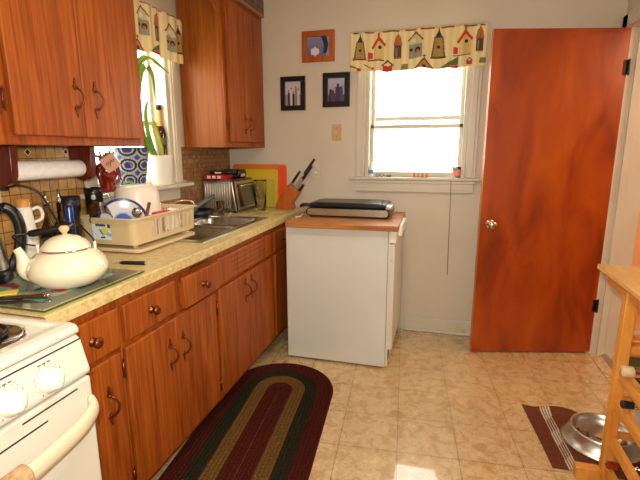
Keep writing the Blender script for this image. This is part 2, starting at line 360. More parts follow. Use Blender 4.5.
# ================================================================= OPEN DOOR
hx,hy=2.652,-.078; tx,ty=1.882,-.275; dv=Vector((tx-hx,ty-hy,0)); dw=dv.length; dv.normalize(); dn=Vector((dv.y,-dv.x,0))
if dn.y>0: dn=-dn
hp=Vector((hx,hy,0))-dn*-.0
rd=thing('door_1','','',(hx,hy,.01)); del rd['label']; del rd['category']; rd['kind']='structure'
bm=NB(); cdoor=hp+dv*(dw/2)+dn*.002; obox(bm,(cdoor.x,cdoor.y,1.025),(dv,dn,(0,0,1)),(dw/2,.0175,1.013),.002)
for f in bm.faces:
    if abs(f.normal.dot(dn))<.5: f.material_index=1
part('door_slab',bm,[m_door,m_dooredge],rd)
kp=hp+dv*(dw-.062)+dn*.02; bm=NB(); lathe(bm,[(0,0),(.03,0),(.031,.004),(.026,.009),(.012,.012),(.011,.03),(.02,.036),(.027,.046),(.027,.056),(.018,.066),(0,.068)],(kp.x,kp.y,.885),28,axis=dn); part('door_knob',bm,m_brass,rd,'brass knob')
kb=hp+dv*(dw-.062)-dn*.016; bm=NB(); lathe(bm,[(0,0),(.03,0),(.026,.009),(.012,.012),(.011,.03),(.027,.046),(.027,.056),(0,.068)],(kb.x,kb.y,.885),24,axis=-dn); part('door_knob',bm,m_brass,rd)
bm=NB(); lp=hp+dv*(dw+.001); obox(bm,(lp.x,lp.y,.885),(dv,dn,(0,0,1)),(.0015,.012,.028)); part('latch_plate',bm,m_brass,rd)
for z in (1.82,.34):
    bm=NB(); q=hp+dn*.028+Vector((.004,0,0)); lathe(bm,[(0,-.045),(.006,-.045),(.007,-.04),(.007,.04),(.006,.045),(0,.045)],(q.x,q.y,z),12); obox(bm,(q.x-.012,q.y+.003,z),(dv,dn,(0,0,1)),(.013,.0015,.04)); part('hinge',bm,m_blackm,rd,'dark hinge')

# ================================================================= CABINET HARDWARE
def handle_bm(p,n,s=1.):
    """bail pull with leaf finials on a door front. p centre, n outward normal (x)"""
    bm=NB(); x,y,z=p
    pts=spline([(x+.004,y,z+.034),(x+.016,y,z+.03),(x+.027,y,z+.012),(x+.027,y,z-.012),(x+.016,y,z-.03),(x+.004,y,z-.034)],6)
    pts=[(q.x,y+(.010*(1-((q.z-z)/.034)**2)),q.z) for q in pts]
    tube(bm,pts,.0042,8)
    for s_ in (1,-1):
        q=[(-.009,0),(-.012,.008),(-.004,.014),(-.006,.022),(0,.036),(.006,.022),(.004,.014),(.012,.008),(.009,0),(0,-.008)]
        prism(bm,[(y+a,z+s_*(.034+b)) for a,b in q],0,x,x+.004); lathe(bm,[(.0,0),(.006,0),(.006,.006),(0,.008)],(x,y,z+s_*.034),10,axis=(1,0,0))
    return bm
def knob_bm(p):
    bm=NB(); lathe(bm,[(0,0),(.015,0),(.015,.003),(.007,.006),(.007,.014),(.0165,.019),(.0175,.025),(.012,.031),(0,.033)],p,20,axis=(1,0,0)); return bm
def hinge_bm(x,y,z):
    bm=NB(); prism(bm,[(y-.006,z-.03),(y+.002,z-.038),(y+.008,z-.03),(y+.004,z-.015),(y+.009,z),(y+.004,z+.015),(y+.008,z+.03),(y+.002,z+.038),(y-.006,z+.03)],0,x,x+.003)
    lathe(bm,[(0,-.028),(.004,-.028),(.004,.028),(0,.028)],(x+.004,y-.004,z),8); return bm
def doorpanel(x,y0,y1,z0,z1,parent,hand=None,hinge=None,th=.019,hz=None):
    bm=NB(); box(bm,(x,y0,z0),(x+th,y1,z1),.005)
    d=part('door',bm,m_cabdoor,parent)
    if hand: part('handle',handle_bm((x+th,hand,hz),1),m_copper,d)
    if hinge:
        for y,z in hinge: part('hinge',hinge_bm(x+.0165,y,z),m_copper,d)
    return d
# ================================================================= BASE CABINETS
FX=.61
def carcass(name,label,y0,y1,sink=False):
    t=thing(name,label,'cabinet',(.3,(y0+y1)/2,0)); e=.0015
    bm=NB(); box(bm,(.02,y0+e,.10),(FX-.02,y0+.018,.873)); box(bm,(.02,y1-.018,.10),(FX-.02,y1-e,.873)); box(bm,(.02,y0+.018,.10),(FX-.02,y1-.018,.118)); box(bm,(.02,y0+.018,.118),(.03,y1-.018,.873)); part('body',bm,m_inside,t)
    return t
def front(t,y0,y1,openings):
    """face frame"""
    e=.0015; bm=NB(); ys=[y0+e]+[v for o in openings for v in o]+[y1-e]
    box(bm,(FX-.02,y0+e,.10),(FX,y1-e,.873),.0015)
    part('face_frame',bm,m_cab,t); bm=NB(); box(bm,(.03,y0+e,0),(.50,y1-e,.10)); part('toe_kick',bm,m_kick,t)
def drawer(t,y0,y1,z0,z1,knob,out=0,grooves=False):
    bm=NB(); box(bm,(FX+out,y0,z0),(FX+.019+out,y1,z1),.005)
    if out: box(bm,(FX-.0,y0+.02,z0+.015),(FX+out+.002,y1-.02,z1-.03))
    if grooves:
        for k,z in enumerate((.815,.79,.765,.74)): box(bm,(FX+.0185,y0+.12+.012*k,z),(FX+.0193,y1-.16+.012*k,z+.003),mi=1)
    d=part('drawer' if knob else 'false_front',bm,[m_cabdoor,m_kick],t)
    if knob: part('knob',knob_bm((FX+.019+out,knob,(z0+z1)/2+.0)),m_copper,d)
ZD0,ZD1=.705,.838
t=carcass('base_cabinet','narrow oak base cabinet right beside the white stove, one drawer over one door',-2.34,-2.052); front(t,-2.34,-2.052,[])
drawer(t,-2.325,-2.068,ZD0-.003,ZD1+.002,-2.187); doorpanel(FX,-2.325,-2.075,.128,.685,t,-2.145,[(-2.066,.62),(-2.066,.20)],hz=.53)
t=carcass('base_cabinet','oak base cabinet with two small drawers above two doors, between stove end and sink unit',-2.052,-1.402); front(t,-2.052,-1.402,[])
drawer(t,-2.040,-1.742,ZD0,ZD1,-1.899); drawer(t,-1.712,-1.412,ZD0,ZD1,-1.563,.02)
bm=NB(); box(bm,(FX,-1.99,.852),(FX+.012,-1.62,.866),.002); box(bm,(FX,-1.985,.848),(FX+.004,-1.46,.852),mi=1); part('pull_out_board',bm,[m_cab,m_dark],t)
doorpanel(FX,-2.046,-1.763,.128,.685,t,-1.807,[],hz=.547); doorpanel(FX,-1.759,-1.428,.128,.685,t,-1.714,[(-1.418,.60),(-1.418,.20)],hz=.547)
t=carcass('sink_cabinet','oak sink cabinet with grooved false drawer front above two doors',-1.402,-.664); front(t,-1.402,-.664,[])
drawer(t,-1.388,-.678,ZD0,ZD1,None,grooves=True)
doorpanel(FX,-1.388,-1.068,.128,.685,t,-1.101,[],hz=.594); doorpanel(FX,-1.064,-.690,.128,.685,t,-1.02,[],hz=.594)
t=carcass('base_cabinet','dark corner end of the oak base cabinets, mostly hidden behind the white dishwasher',-.664,-.004); front(t,-.664,-.004,[])
drawer(t,-.645,-.37,ZD0,ZD1,-.5); doorpanel(FX,-.645,-.37,.128,.685,t,-.41,[],hz=.594)
# worktop with sink cut-out
sx0,sx1,sy0,sy1=.10,.545,-1.385,-.60
bm=NB(); Z0,Z1=.875,.915
prism(bm,[(0,Z0),(.64,Z0),(.64,Z1-.004),(.636,Z1),(0,Z1)],1,-2.345,sy0); prism(bm,[(0,Z0),(.64,Z0),(.64,Z1-.004),(.636,Z1),(0,Z1)],1,sy1,-.001)
prism(bm,[(sx1,Z0),(.64,Z0),(.64,Z1-.004),(.636,Z1),(sx1,Z1)],1,sy0,sy1); box(bm,(0,sy0,Z0),(sx0,sy1,Z1))
box(bm,(.6404,-2.3452,Z0),(.6408,-2.3442,Z1-.003),mi=1); box(bm,(.002,-2.3456,Z1-.006),(.638,-2.345,Z1-.003),mi=1)
single('worktop',bm,[m_lam,M('laminate_seam',(110,70,40),.6)],'long beige marbled laminate worktop running over the oak base cabinets','worktop',(.32,-1.17,.875))
# double sink
t=thing('sink','double bowl stainless steel sink set in the beige worktop','sink',(.32,-1.0,.915))
bm=NB(); rz=.9165
def bowl(bm,x0,x1,y0,y1,zt,zb):
    n=10; R=.06
    def loop(ins,z,rr):
        P=[]
        for cx,cy,a0 in ((x1-rr-ins,y1-rr-ins,0),(x0+rr+ins,y1-rr-ins,90),(x0+rr+ins,y0+rr+ins,180),(x1-rr-ins,y0+rr+ins,270)):
            for k in range(n+1):
                a=math.radians(a0+90*k/n); P.append(bm.verts.new((cx+rr*cos(a),cy+rr*sin(a),z)))
        return P
    Ls=[loop(0,zt,R),loop(.004,zt-.006,R),loop(.012,zb+.03,R),loop(.022,zb+.010,R),loop(.045,zb,R*.8)]
    for A,B in zip(Ls,Ls[1:]):
        m=len(A)
        for k in range(m): f=bm.faces.new((A[k],A[(k+1)%m],B[(k+1)%m],B[k])); f.smooth=True
    f=bm.faces.new(Ls[-1]); return Ls[0]
A=bowl(bm,.135,.525,-1.365,-1.015,rz+.003,.76); part('basin',bm,m_steel,t)
bm=NB(); bowl(bm,.135,.525,-.975,-.625,rz+.003,.76); part('basin',bm,m_steel,t)
bm=NB(); 
for a,b in (((.085,-1.40),(.142,-.585)),((.518,-1.40),(.56,-.585)),((.142,-1.40),(.518,-1.358)),((.142,-1.022),(.518,-.968)),((.142,-.632),(.518,-.585))): box(bm,(a[0],a[1],.9155),(b[0],b[1],rz+.003))
part('rim',bm,m_steelb,t)
for cy in (-1.19,-.80):
    bm=NB(); lathe(bm,[(0,.001),(.03,.001),(.036,.004),(.04,.001),(.04,0)],(.33,cy,.7605),24); part('drain',bm,m_chrome,t)
t=thing('faucet','low chrome faucet rising from the back edge of the sink','faucet',(.112,-1.0,.9195))
bm=NB(); lathe(bm,[(.0,0),(.026,0),(.026,.01),(.018,.02),(.016,.07),(0,.075)],(.112,-1.0,.9195),20); part('base',bm,m_chrome,t)
bm=NB(); tube(bm,spline([(.112,-1.0,.98),(.112,-.985,1.02),(.118,-.94,1.045),(.145,-.88,1.05),(.165,-.84,1.035),(.17,-.83,1.012)],6),[.011]*30+[.012],10); part('spout',bm,m_chrome,t)
bm=NB(); tube(bm,[(.112,-1.0,.99),(.10,-1.02,1.03),(.085,-1.06,1.06)],.008,8); part('lever',bm,m_chrome,t)
bm=NB(); tube(bm,spline([(.27,-.575,.925),(.29,-.572,.933),(.32,-.565,.932),(.35,-.56,.925)],5),.005,8); lathe(bm,[(0,0),(.016,0),(.012,.008),(0,.009)],(.27,-.575,.9155),14); single('sink_stopper',bm,m_steelb,'small steel stopper lying behind the sink, in front of the toaster oven','stopper')

# ================================================================= UPPER CABINETS
def upper(name,label,y0,y1,z0,z1,fm):
    t=thing(name,label,'cabinet',(.15,(y0+y1)/2,z0))
    bm=NB(); box(bm,(.009,y0,z0),(.29,y0+.018,z1),.001); box(bm,(.009,y1-.018,z0),(.29,y1,z1),.001); box(bm,(.009,y0+.018,z0+.012),(.29,y1-.018,z0+.03)); box(bm,(.009,y0+.018,z1-.018),(.29,y1-.018,z1)); box(bm,(.009,y0+.018,z0+.03),(.015,y1-.018,z1-.018)); part('body',bm,m_cabside,t)
    bm=NB(); box(bm,(.29,y0,z0),(.31,y1,z1),.0015); part('face_frame',bm,m_cab,t); return t
t=upper('wall_cabinet','large oak wall cabinet at upper left with paired copper handles above the paper towels',-2.90,-1.434,1.366,2.29,0)
doorpanel(.31,-2.087,-1.797,1.396,2.25,t,-1.831,[(-2.115,1.505),(-2.115,2.1)],hz=1.537); doorpanel(.31,-1.793,-1.487,1.396,2.25,t,-1.735,[],hz=1.537)
doorpanel(.31,-2.47,-2.14,1.396,2.25,t,-2.43,[],hz=1.545); doorpanel(.31,-2.80,-2.474,1.396,2.25,t,-2.515,[],hz=1.545)
t=upper('wall_cabinet','tall oak wall cabinet in the corner right of the sink window',-.632,-.002,1.366,2.29,0)
doorpanel(.31,-.598,-.345,1.40,2.25,t,-.375,[(-.612,1.52)],hz=1.52); doorpanel(.31,-.340,-.045,1.40,2.25,t,-.295,[],hz=1.52)
# scalloped valance between the cabinets
pl=[(-1.432,2.288)]; pl.append((-.634,2.288)); pl.append((-.634,2.155)); pl.append((-.655,2.152)); pl.append((-.67,2.156))
N_=24
for k in range(1,N_+1):
    s=k/N_; y=-.67-(1.39-.67)*s; q=abs(2*s-1); z=2.235-.075*(q**3) + .01*cos(s*PI*4) ; pl.append((y,z))
pl+= [(-1.39,2.156),(-1.432,2.155)]
bm=NB(); prism(bm,pl,0,.292,.31); single('valance_board',bm,m_cab,'scalloped oak board spanning over the sink window between the wall cabinets','valance board')
bm=NB(); box(bm,(.0,-2.9,2.3),(.33,-.001,H-.001)); box(bm,(.33,-2.9,2.291),(.334,-.001,2.299),mi=1); box(bm,(.0,-2.9,2.2905),(.33,-.001,2.3),mi=1); struct('trim_8',bm,[m_soffit,M('tan_moulding',(184,140,92),.5)])

# ================================================================= STOVE
t=thing('stove','white electric stove with front knobs at lower left of the counter','stove',(.42,-2.74,0))
Y0,Y1=-3.12,-2.368; 
bm=NB(); box(bm,(.03,Y0,.06),(.755,Y1,.895),.004); part('body',bm,m_white,t)
bm=NB(); # cooktop tray with raised rounded rim
prism(bm,[(.03,.896),(.77,.896),(.772,.905),(.765,.918),(.745,.922),(.715,.918),(.70,.908),(.08,.908),(.05,.93),(.03,.93)],1,Y0,Y1,0,.003)
box(bm,(.035,Y1-.028,.9),(.755,Y1-.001,.921),.008); part('cooktop',bm,m_white,t)
bm=NB(); prism(bm,[(.758,.79),(.790,.79),(.7925,.800),(.7725,.880),(.758,.892)],1,Y0,Y1,0,.003); prism(bm,[(.7725,.8795),(.7742,.8795),(.7735,.8825),(.772,.8825)],1,Y0,Y1-.003,1); pan=part('control_panel',bm,[m_white,m_dark],t)
nrm=Vector((.08,0,.02)).normalized()
for k,y in enumerate((-2.482,-2.578,-2.90,-3.0)):
    c=Vector((.7858,y,.829)); bm=NB(); lathe(bm,[(0,0),(.030,0),(.0305,.004),(.026,.012),(.0245,.02),(.021,.0225),(0,.023)],c,28,axis=nrm)
    up=Vector((0,0,1))-nrm*nrm.z; up.normalize(); sd=nrm.cross(up); obox(bm,c+nrm*.022,(sd.cross(nrm),sd,nrm),(.023,.006,.006),.003)
    part('knob',bm,m_knobw,pan)
    bm=NB()
    for j in range(13):
        a=PI*(.25+1.5*j/12); q=c+nrm*.0012+(up*cos(a+PI)*1+sd*sin(a))*.036; obox(bm,q,(nrm,sd,up),(.0006,.0007,.001 if j%3 else .0018))
    for dx_ in (-.012,0,.012): obox(bm,c+nrm*.0012+up*.040+sd*dx_,(nrm,sd,up),(.0005,.004,.0016))
    part('dial_marks',bm,M('grey_ink',(110,96,84),.6),pan)
bm=NB(); box(bm,(.7555,Y0+.003,.24),(.793,Y1-.002,.783),.006); 
[box(bm,(.7925,y_-.075,.767),(.7936,y_+.075,.771),mi=1) for y_ in (-2.49,-2.70,-2.95)]; [box(bm,(.7925,y_-.06,.737),(.7936,y_+.06,.741),mi=1) for y_ in (-2.565,-2.74,-2.92)]; dr=part('oven_door',bm,[m_white,m_dark],t)
bm=NB(); box(bm,(.7555,Y0+.003,.07),(.79,Y1-.002,.232),.006); part('bottom_drawer',bm,m_white,t)
pts=spline([(.797,Y1-.012,.715),(.818,Y1-.03,.708),(.838,Y1-.10,.697),(.846,Y1-.22,.690),(.848,(Y0+Y1)/2,.688),(.846,Y0+.22,.690),(.838,Y0+.10,.697),(.818,Y0+.03,.708),(.797,Y0+.012,.715)],6)
bm=NB(); tube(bm,pts,.011,14)
for v in bm.verts:
    zc0=.688+.027*max(0,(abs(v.co.y-(Y0+Y1)/2)/.36))**4; v.co.z=zc0+(v.co.z-zc0)*2.1
bm2=bm; part('oven_handle',bm2,m_offwhite,dr)
for k,(cx,cy,R_) in enumerate(((.605,-2.505,.083),(.56,-2.93,.105),(.26,-2.53,.105),(.26,-2.93,.085))):
    bm=NB(); lathe(bm,[(R_+.022,.9085),(R_+.022,.914),(R_+.012,.913),(R_+.006,.909),(.02,.9085)],(cx,cy,0),32); bw=part('drip_bowl',bm,m_chrome,t)
    bm=NB(); P=[]; n=110
    for i in range(n):
        a=i/n*2*PI*4; r=.018+(R_-.02)*i/n; P.append((cx+r*cos(a),cy+r*sin(a),.924))
    tube(bm,P,.0048,8); 
    for a in (0,2.1,4.2): tube(bm,[(cx,cy,.917),(cx+R_*cos(a),cy+R_*sin(a),.917)],.003,6)
    part('burner_coil',bm,m_blackm,t)
# towel on the oven handle
def towel_pos(u,v):
    y=-2.545-.20*u; s=v*2-1; 
    w=.006*sin(u*17)+.004*sin(u*31+2)
    if s<0: 
        d=-s*.30; return (.848-.020-.002*abs(w)-.002+min(0,w)*.5, y+.01*sin(v*9), .705-d*.55)
    d=s*.34
    return (.848+.024+w*min(1,d*8)*.9+.012*u*0, y+.012*sin(u*6)*s, .705-d)
def tpos(u,v):
    # arch over the bar first
    y=-2.615-.23*u; zc=.6985; xc=.8475; w=.005*sin(u*21)+.004*sin(u*37+2); L_=.34
    tot=.10+.06+L_; d=v*tot
    if d<.10: return (xc-.020-abs(w)*.3,y,zc-(.10-d))
    if d<.16:
        a=PI*(1-(d-.10)/.06); return (xc+.0205*cos(a),y,zc+.021*sin(a))
    q=d-.16; return (xc+.021+w*min(1,q*6),y+.25*q*(.5-u)*.35*0+.03*sin(u*3+1)*q,zc-q)
vs=[]
o=painted('towel',tpos,lambda u,v:(200,164,120),60,60,m_terry,loc=(.86,-2.65,.36),thick=.006,label='tan terry dish towel draped over the oven door handle',cat='towel')

# ================================================================= PORTABLE DISHWASHER
t=thing('dishwasher','white portable dishwasher with butcher block top standing out from the back wall','dishwasher',(1.05,-.37,0))
bm=NB(); box(bm,(.713,-.672,.012),(1.352,-.06,.886),.004); part('body',bm,m_sidewhite,t)
bm=NB(); prism(bm,[(.733,-.735),(1.412,-.722),(1.402,-.11),(.70,-.09)],2,.888,.919,0,.003); part('wood_top',bm,m_block,t,'butcher block top')
bm=NB(); box(bm,(1.356,-.668,.13),(1.392,-.064,.80),.006); box(bm,(1.354,-.672,.10),(1.364,-.66,.886),.001); d=part('front_door',bm,m_white,t)
for z in (.70,.5,.3,.2): 
    bm=NB(); lathe(bm,[(0,0),(.004,0),(.003,.002),(0,.0025)],(1.372,-.6685,z),10,axis=(0,-1,0)); part('screw',bm,m_steelb,d)
bm=NB(); box(bm,(1.356,-.668,.806),(1.398,-.064,.884),.005); cp=part('control_panel',bm,m_whitep,t)
bm=NB(); box(bm,(1.3985,-.60,.84),(1.425,-.28,.905),.006); part('latch_handle',bm,m_whitep,cp)
bm=NB(); box(bm,(1.353,-.66,.012),(1.366,-.07,.122),.002); box(bm,(1.3665,-.655,.05),(1.3675,-.6,.11),mi=1); part('kick_panel',bm,[m_white,m_dark],t)
for x in (.76,1.30):
    for y in (-.62,-.12): bm=NB(); lathe(bm,[(0,-.014),(.0115,-.012),(.012,0),(.0115,.012),(0,.014)],(x,y,.012),14,axis=(1,0,0)); part('wheel',bm,m_black,t)

# griddle on dishwasher
t=thing('griddle','black and steel electric contact griddle lying on the butcher block top','griddle',(1.03,-.37,.919))
bm=NB()
def rrect(bm,x0,x1,y0,y1,z0,z1,r,mi=0):
    P=[]
    for cx,cy,a0 in ((x1-r,y1-r,0),(x0+r,y1-r,90),(x0+r,y0+r,180),(x1-r,y0+r,270)):
        for k in range(7): a=math.radians(a0+15*k); P.append((cx+r*cos(a),cy+r*sin(a)))
    prism(bm,P,2,z0,z1,mi,.003)
def stadium_xz(x0,x1,z0,z1):
    r=(z1-z0)/2; zc=(z0+z1)/2; P=[]
    for k in range(9): a=-PI/2+PI*k/8; P.append((x1-r+r*cos(a),zc+r*sin(a)))
    for k in range(9): a=PI/2+PI*k/8; P.append((x0+r+r*cos(a),zc+r*sin(a)))
    return P
prism(bm,stadium_xz(.785,1.335,.926,.980),1,-.485,-.19,0,.004); part('base',bm,m_blackm,t)
bm=NB(); prism(bm,stadium_xz(.795,1.326,.931,.975),1,-.4885,-.4845,0,.001); part('steel_band',bm,m_steel,t,'brushed steel front band')
bm=NB(); prism(bm,stadium_xz(.80,1.31,.982,1.008),1,-.47,-.20,0,.005); box(bm,(.84,-.46,1.004),(1.27,-.21,1.013),.004); part('lid',bm,m_black,t)
bm=NB(); box(bm,(1.30,-.46,.972),(1.345,-.34,1.0),.008); part('lid_handle',bm,m_steelb,t)
bm=NB(); tube(bm,spline([(.80,-.40,.985),(.765,-.41,.99),(.735,-.40,.985),(.72,-.38,.975)],5),.011,10); part('side_grip',bm,m_black,t)
for x in (.82,1.30):
    for y in (-.46,-.215): bm=NB(); lathe(bm,[(0,0),(.012,0),(.01,.008),(0,.008)],(x,y,.919),12); part('foot',bm,m_black,t)
bm=NB(); tube(bm,spline([(.745,-.42,.9245),(.75,-.47,.924),(.76,-.52,.924),(.74,-.56,.924)],6),.004,8); part('cord',bm,m_whitep,t,'pale cord')

# ================================================================= RUG
def rug():
    ax=Vector((.802,-1.072)); bx=Vector((.895,-2.15)); R_=.308; d=(bx-ax).normalized(); nn=Vector((-d.y,d.x)); L_=(bx-ax).length
    def stad(r,s):  # s in 0..1 around perimeter parameter (shared)
        segs=[('l',L_),('a',PI*.18),('l',L_),('a',PI*.18)]
        tot=sum(x[1] for x in segs); q=s*tot
        if q<L_: return ax+d*q+nn*r
        q-=L_
        if q<segs[1][1]: a=q/segs[1][1]*PI; return bx+nn*r*cos(a)+d*r*sin(a)
        q-=segs[1][1]
        if q<L_: return bx-d*q-nn*r
        q-=L_; a=q/segs[3][1]*PI; return ax-nn*r*cos(a)-d*r*sin(a)
    def ring(t):   # t 0 outer .. 1 centre -> colour
        r=(1-t)*R_
        if r>.215: return (78,30,22)
        if r>.148: return (46,42,28)
        if r>.075: return (118,84,42)
        return (84,32,22)
    NR=17
    def pos(u,v):
        r=R_*(1-v)+.0005; p=stad(r,u); z=.004+.007*abs(sin(v*NR*PI))*(1 if v<.985 else .6); 
        if v<=0: z=.0005
        return (p.x,p.y,z)
    def col(u,v):
        c=ring((int(v*NR)+.5)/NR); k=(int(u*520)+int(v*NR)*3)%4; f=[1.,.86,1.08,.94][k]
        if random.random()<.006: f*=1.5
        return tuple(min(255,q*f) for q in c)
    painted('braided_rug',pos,col,520,NR*5,m_rug,closed_u=True,loc=(.91,-1.6,0),label='oval braided rug in maroon, dark green and gold bands along the cabinets',cat='rug')
rug()

# ================================================================= PET MAT + BOWL
def matpos(u,v):
    # u across (left->right) v from near to far
    a=Vector((2.162,-1.352)); b=Vector((2.645,-1.40)); c=Vector((2.114,-.872)); d=Vector((2.640,-.94))
    b=Vector((2.64,-1.352)); p=a*(1-u)*(1-v)+b*u*(1-v)+c*(1-u)*v+d*u*v
    z=.003+.002*sin(u*9+v*4)**2
    if v>.86: z+=.03*((v-.86)/.14)**1.3*max(0,sin((u-.12)*PI/.45) if .12<u<.57 else 0)
    return (p.x,p.y,z)
def matcol(u,v):
    x=u+.02*(1-v)
    if .155<x<.24:
        k=int((x-.155)/.0122)
        return (216,200,170) if k%2==0 else (128,84,60)
    return (122,68,46) if (int(v*60)%2) else (112,60,40)
painted('pet_mat',matpos,matcol,120,80,m_mat,loc=(2.38,-1.12,0),thick=.002,label='brown cloth mat with pale stripes lying under the steel pet bowl',cat='mat')
bm=NB(); lathe(bm,[(.150,.010),(.165,.0075),(.168,.012),(.160,.018),(.154,.022),(.133,.070),(.132,.077),(.127,.080),(.122,.076),(.118,.055),(.108,.034),(.092,.026),(0,.025)],(2.415,-1.115,.001),64)
lathe(bm,[(0,.0085),(.15,.0085),(.15,.0105)],(2.415,-1.115,.001),64)
single('pet_bowl',bm,M('satin_steel',(208,202,190),.32,1),'large shiny stainless steel pet bowl on the brown mat','bowl')
bm=NB(); lathe(bm,[(.0,0),(.100,0),(.1005,.0012),(0,.0014)],(2.415,-1.115,.0325),40); 

single('bowl_water',bm,m_clear,'shallow clear water inside the steel pet bowl','water')

# ================================================================= WINE RACK (right edge)
t=thing('wine_rack','pine wine rack with a flat top standing at the right edge of the kitchen','rack',(2.48,-1.8,0))
RX0,RX1,RY0,RY1=2.33,2.62,-2.22,-1.35
for x in (RX0,RX1-.04):
    for y in (RY0,RY1-.04):
        bm=NB(); box(bm,(x,y,.002),(x+.04,y+.04,.838),.003); part('post',bm,m_pine,t)
bm=NB(); box(bm,(2.305,-2.26,.84),(2.64,-1.12,.862),.004); part('top',bm,m_top,t)
for x in (RX0+.008,RX1-.03): bm=NB(); box(bm,(x,-2.2,.79),(x+.018,-1.16,.8385),.002); part('apron',bm,m_pineY,t)
for z in (.50,.375,.215,.08):
    for x in (RX0+.012,RX1-.034):
        bm=NB(); box(bm,(x,RY0+.04,z-.042),(x+.022,RY1-.04,z),.002)
        part('rail',bm,m_pineY,t)
    bm=NB(); box(bm,(RX0+.04,RY1-.032,z-.012),(RX1-.04,RY1-.012,z+.012),.002); part('end_bar',bm,m_pine,t)
bm=NB(); box(bm,(RX0+.04,RY1-.032,.57),(RX1-.04,RY1-.012,.60),.002); part('end_bar',bm,m_pine,t)
for y in (RY1-.045,RY0+.005):
    bm=NB(); box(bm,(2.235,y-.004,0.0),(2.329,y+.036,.058),.004); part('foot',bm,m_pine,t)
def bottle(name,label,x,y,z,glass,cap,L_=.29,yaw=0,R_=.036,ns=1.):
    ax=Vector((cos(yaw),sin(yaw),0)); t=thing(name,label,'bottle',(x,y,z-.014))
    bm=NB(); lathe(bm,[(0,.0),(.0125*ns,.0),(.0135*ns,.004),(.0125*ns,.03),(.0135*ns,.07),(.022,.095),(R_*.94,.12),(R_,.14),(R_,L_-.01),(R_*.9,L_),(0,L_-.012)],(x,y,z),28,axis=ax); b=part('glass_body',bm,glass,t)
    bm=NB(); lathe(bm,[(0,-.002),(.0145*ns,-.002),(.015*ns,.0),(.015*ns,.034),(.0138*ns,.036)],(x,y,z),22,axis=ax); part('cap',bm,cap,t)
    bm=NB(); lathe(bm,[(R_+.0006,.16),(R_+.0006,.24)],(x,y,z),28,axis=ax); part('paper_label',bm,m_whitep,t)
# bottles rest on the rails: neck side low radius => body rests
bottle('wine_bottle','wide bottle with pale cap in the top row of the wine rack',2.325,-1.455,.532,m_oilglass,m_rackp,ns=1.45)
bottle('wine_bottle','clear bottle with dark blue cap in the middle row of the wine rack',2.33,-1.482,.412,m_clear,m_navy)
bottle('wine_bottle','dark bottle with red foil neck on the lowest rails of the wine rack',2.33,-1.434,.117,m_wine,m_redcer)
bm=NB(); lathe(bm,[(0,0),(.032,0),(.036,.01),(.036,.05),(.03,.058),(.03,.07),(0,.072)],(2.545,-1.35,.862),24); single('glass_jar',bm,m_clear,'small clear glass jar on top of the wine rack','jar')

# ================================================================= BACK WALL OBJECTS
def frame(name,label,x0,x1,z0,z1,w,mat,col,tilt=0):
    cx,cz=(x0+x1)/2,(z0+z1)/2; t=thing(name,label,'picture',(cx,-.001,z0)); bm=NB()
    for a,b in (((x0,z0),(x1,z0+w)),((x0,z1-w),(x1,z1)),((x0,z0+w),(x0+w,z1-w)),((x1-w,z0+w),(x1,z1-w))): box(bm,(a[0],-.021,a[1]),(b[0],-.001,b[1]),.003)
    box(bm,(x0+w,-.006,z0+w),(x1-w,-.001,z1-w)); fr=part('frame',bm,mat,t)
    a0,a1,b0,b1=x0+w,x1-w,z0+w,z1-w
    ph=painted('photograph',lambda u,v:(a0+(a1-a0)*u,-.008,b0+(b1-b0)*v),col,48,48,m_photo,parent=t)
    t.rotation_euler=(0,math.radians(tilt),0); return t
def ph1(u,v):
    if (u-.35)**2+((v-.25)*.8)**2<.03+.01*sin(u*40): return (226,206,200)
    if abs(u-.72-.12*sin(v*3))<.07+.05*v and v>.15: return (44,44,70)
    if u>.85: return (150,150,176)
    return (96+40*v,104+34*v,140+26*v)
def ph2(u,v):
    for cx,h in ((.22,.55),(.38,.66),(.52,.5),(.68,.7),(.84,.62)):
        if abs(u-cx)<.065 and v<h: return ((52,44,44),(150,120,104),(70,60,66),(206,196,190),(84,48,44))[int(cx*10)%5]
        if (u-cx)**2+((v-h-.05)*.8)**2<.003: return (170,130,110)
    return (192,190,196) if v>.45 else (150,144,140)
def ph3(u,v):
    for cx,h,wd,c in ((.3,.35,.14,(98,56,100)),(.6,.62,.16,(66,62,86)),(.8,.5,.1,(80,76,110)),(.15,.4,.08,(60,54,80))):
        if abs(u-cx)<wd and v<h: return c
        if (u-cx)**2+((v-h-.06)*.8)**2<.006: return tuple(q*.9 for q in c)
    return (140+40*v,140+40*v,172+24*v) if v>.3 else (84,78,104)
frame('picture_frame','light wooden landscape frame with a blue photo, highest of the three wall pictures',.622,.862,1.966,2.174,.038,m_knifeblock,ph1)
frame('picture_frame','black portrait frame with a pale group photo, left of the lower two pictures',.452,.644,1.636,1.876,.036,m_navy if 0 else m_black,ph2)
frame('picture_frame','black portrait frame with a bluish photo, nearest the window valance',.776,.975,1.652,1.888,.038,m_black,ph3)
t=thing('light_switch','tan light switch plate on the back wall under the pictures','switch',(.877,-.001,1.415))
bm=NB(); box(bm,(.842,-.007,1.415),(.912,-.001,1.53),.003); part('plate',bm,m_ivory,t); bm=NB(); box(bm,(.872,-.016,1.462),(.882,-.006,1.484),.002); part('toggle',bm,m_offwhite,t)
for z in (1.44,1.505): bm=NB(); lathe(bm,[(0,0),(.004,0),(.003,.002),(0,.002)],(.877,-.007,z),10,axis=(0,-1,0)); part('screw',bm,m_brass,t)
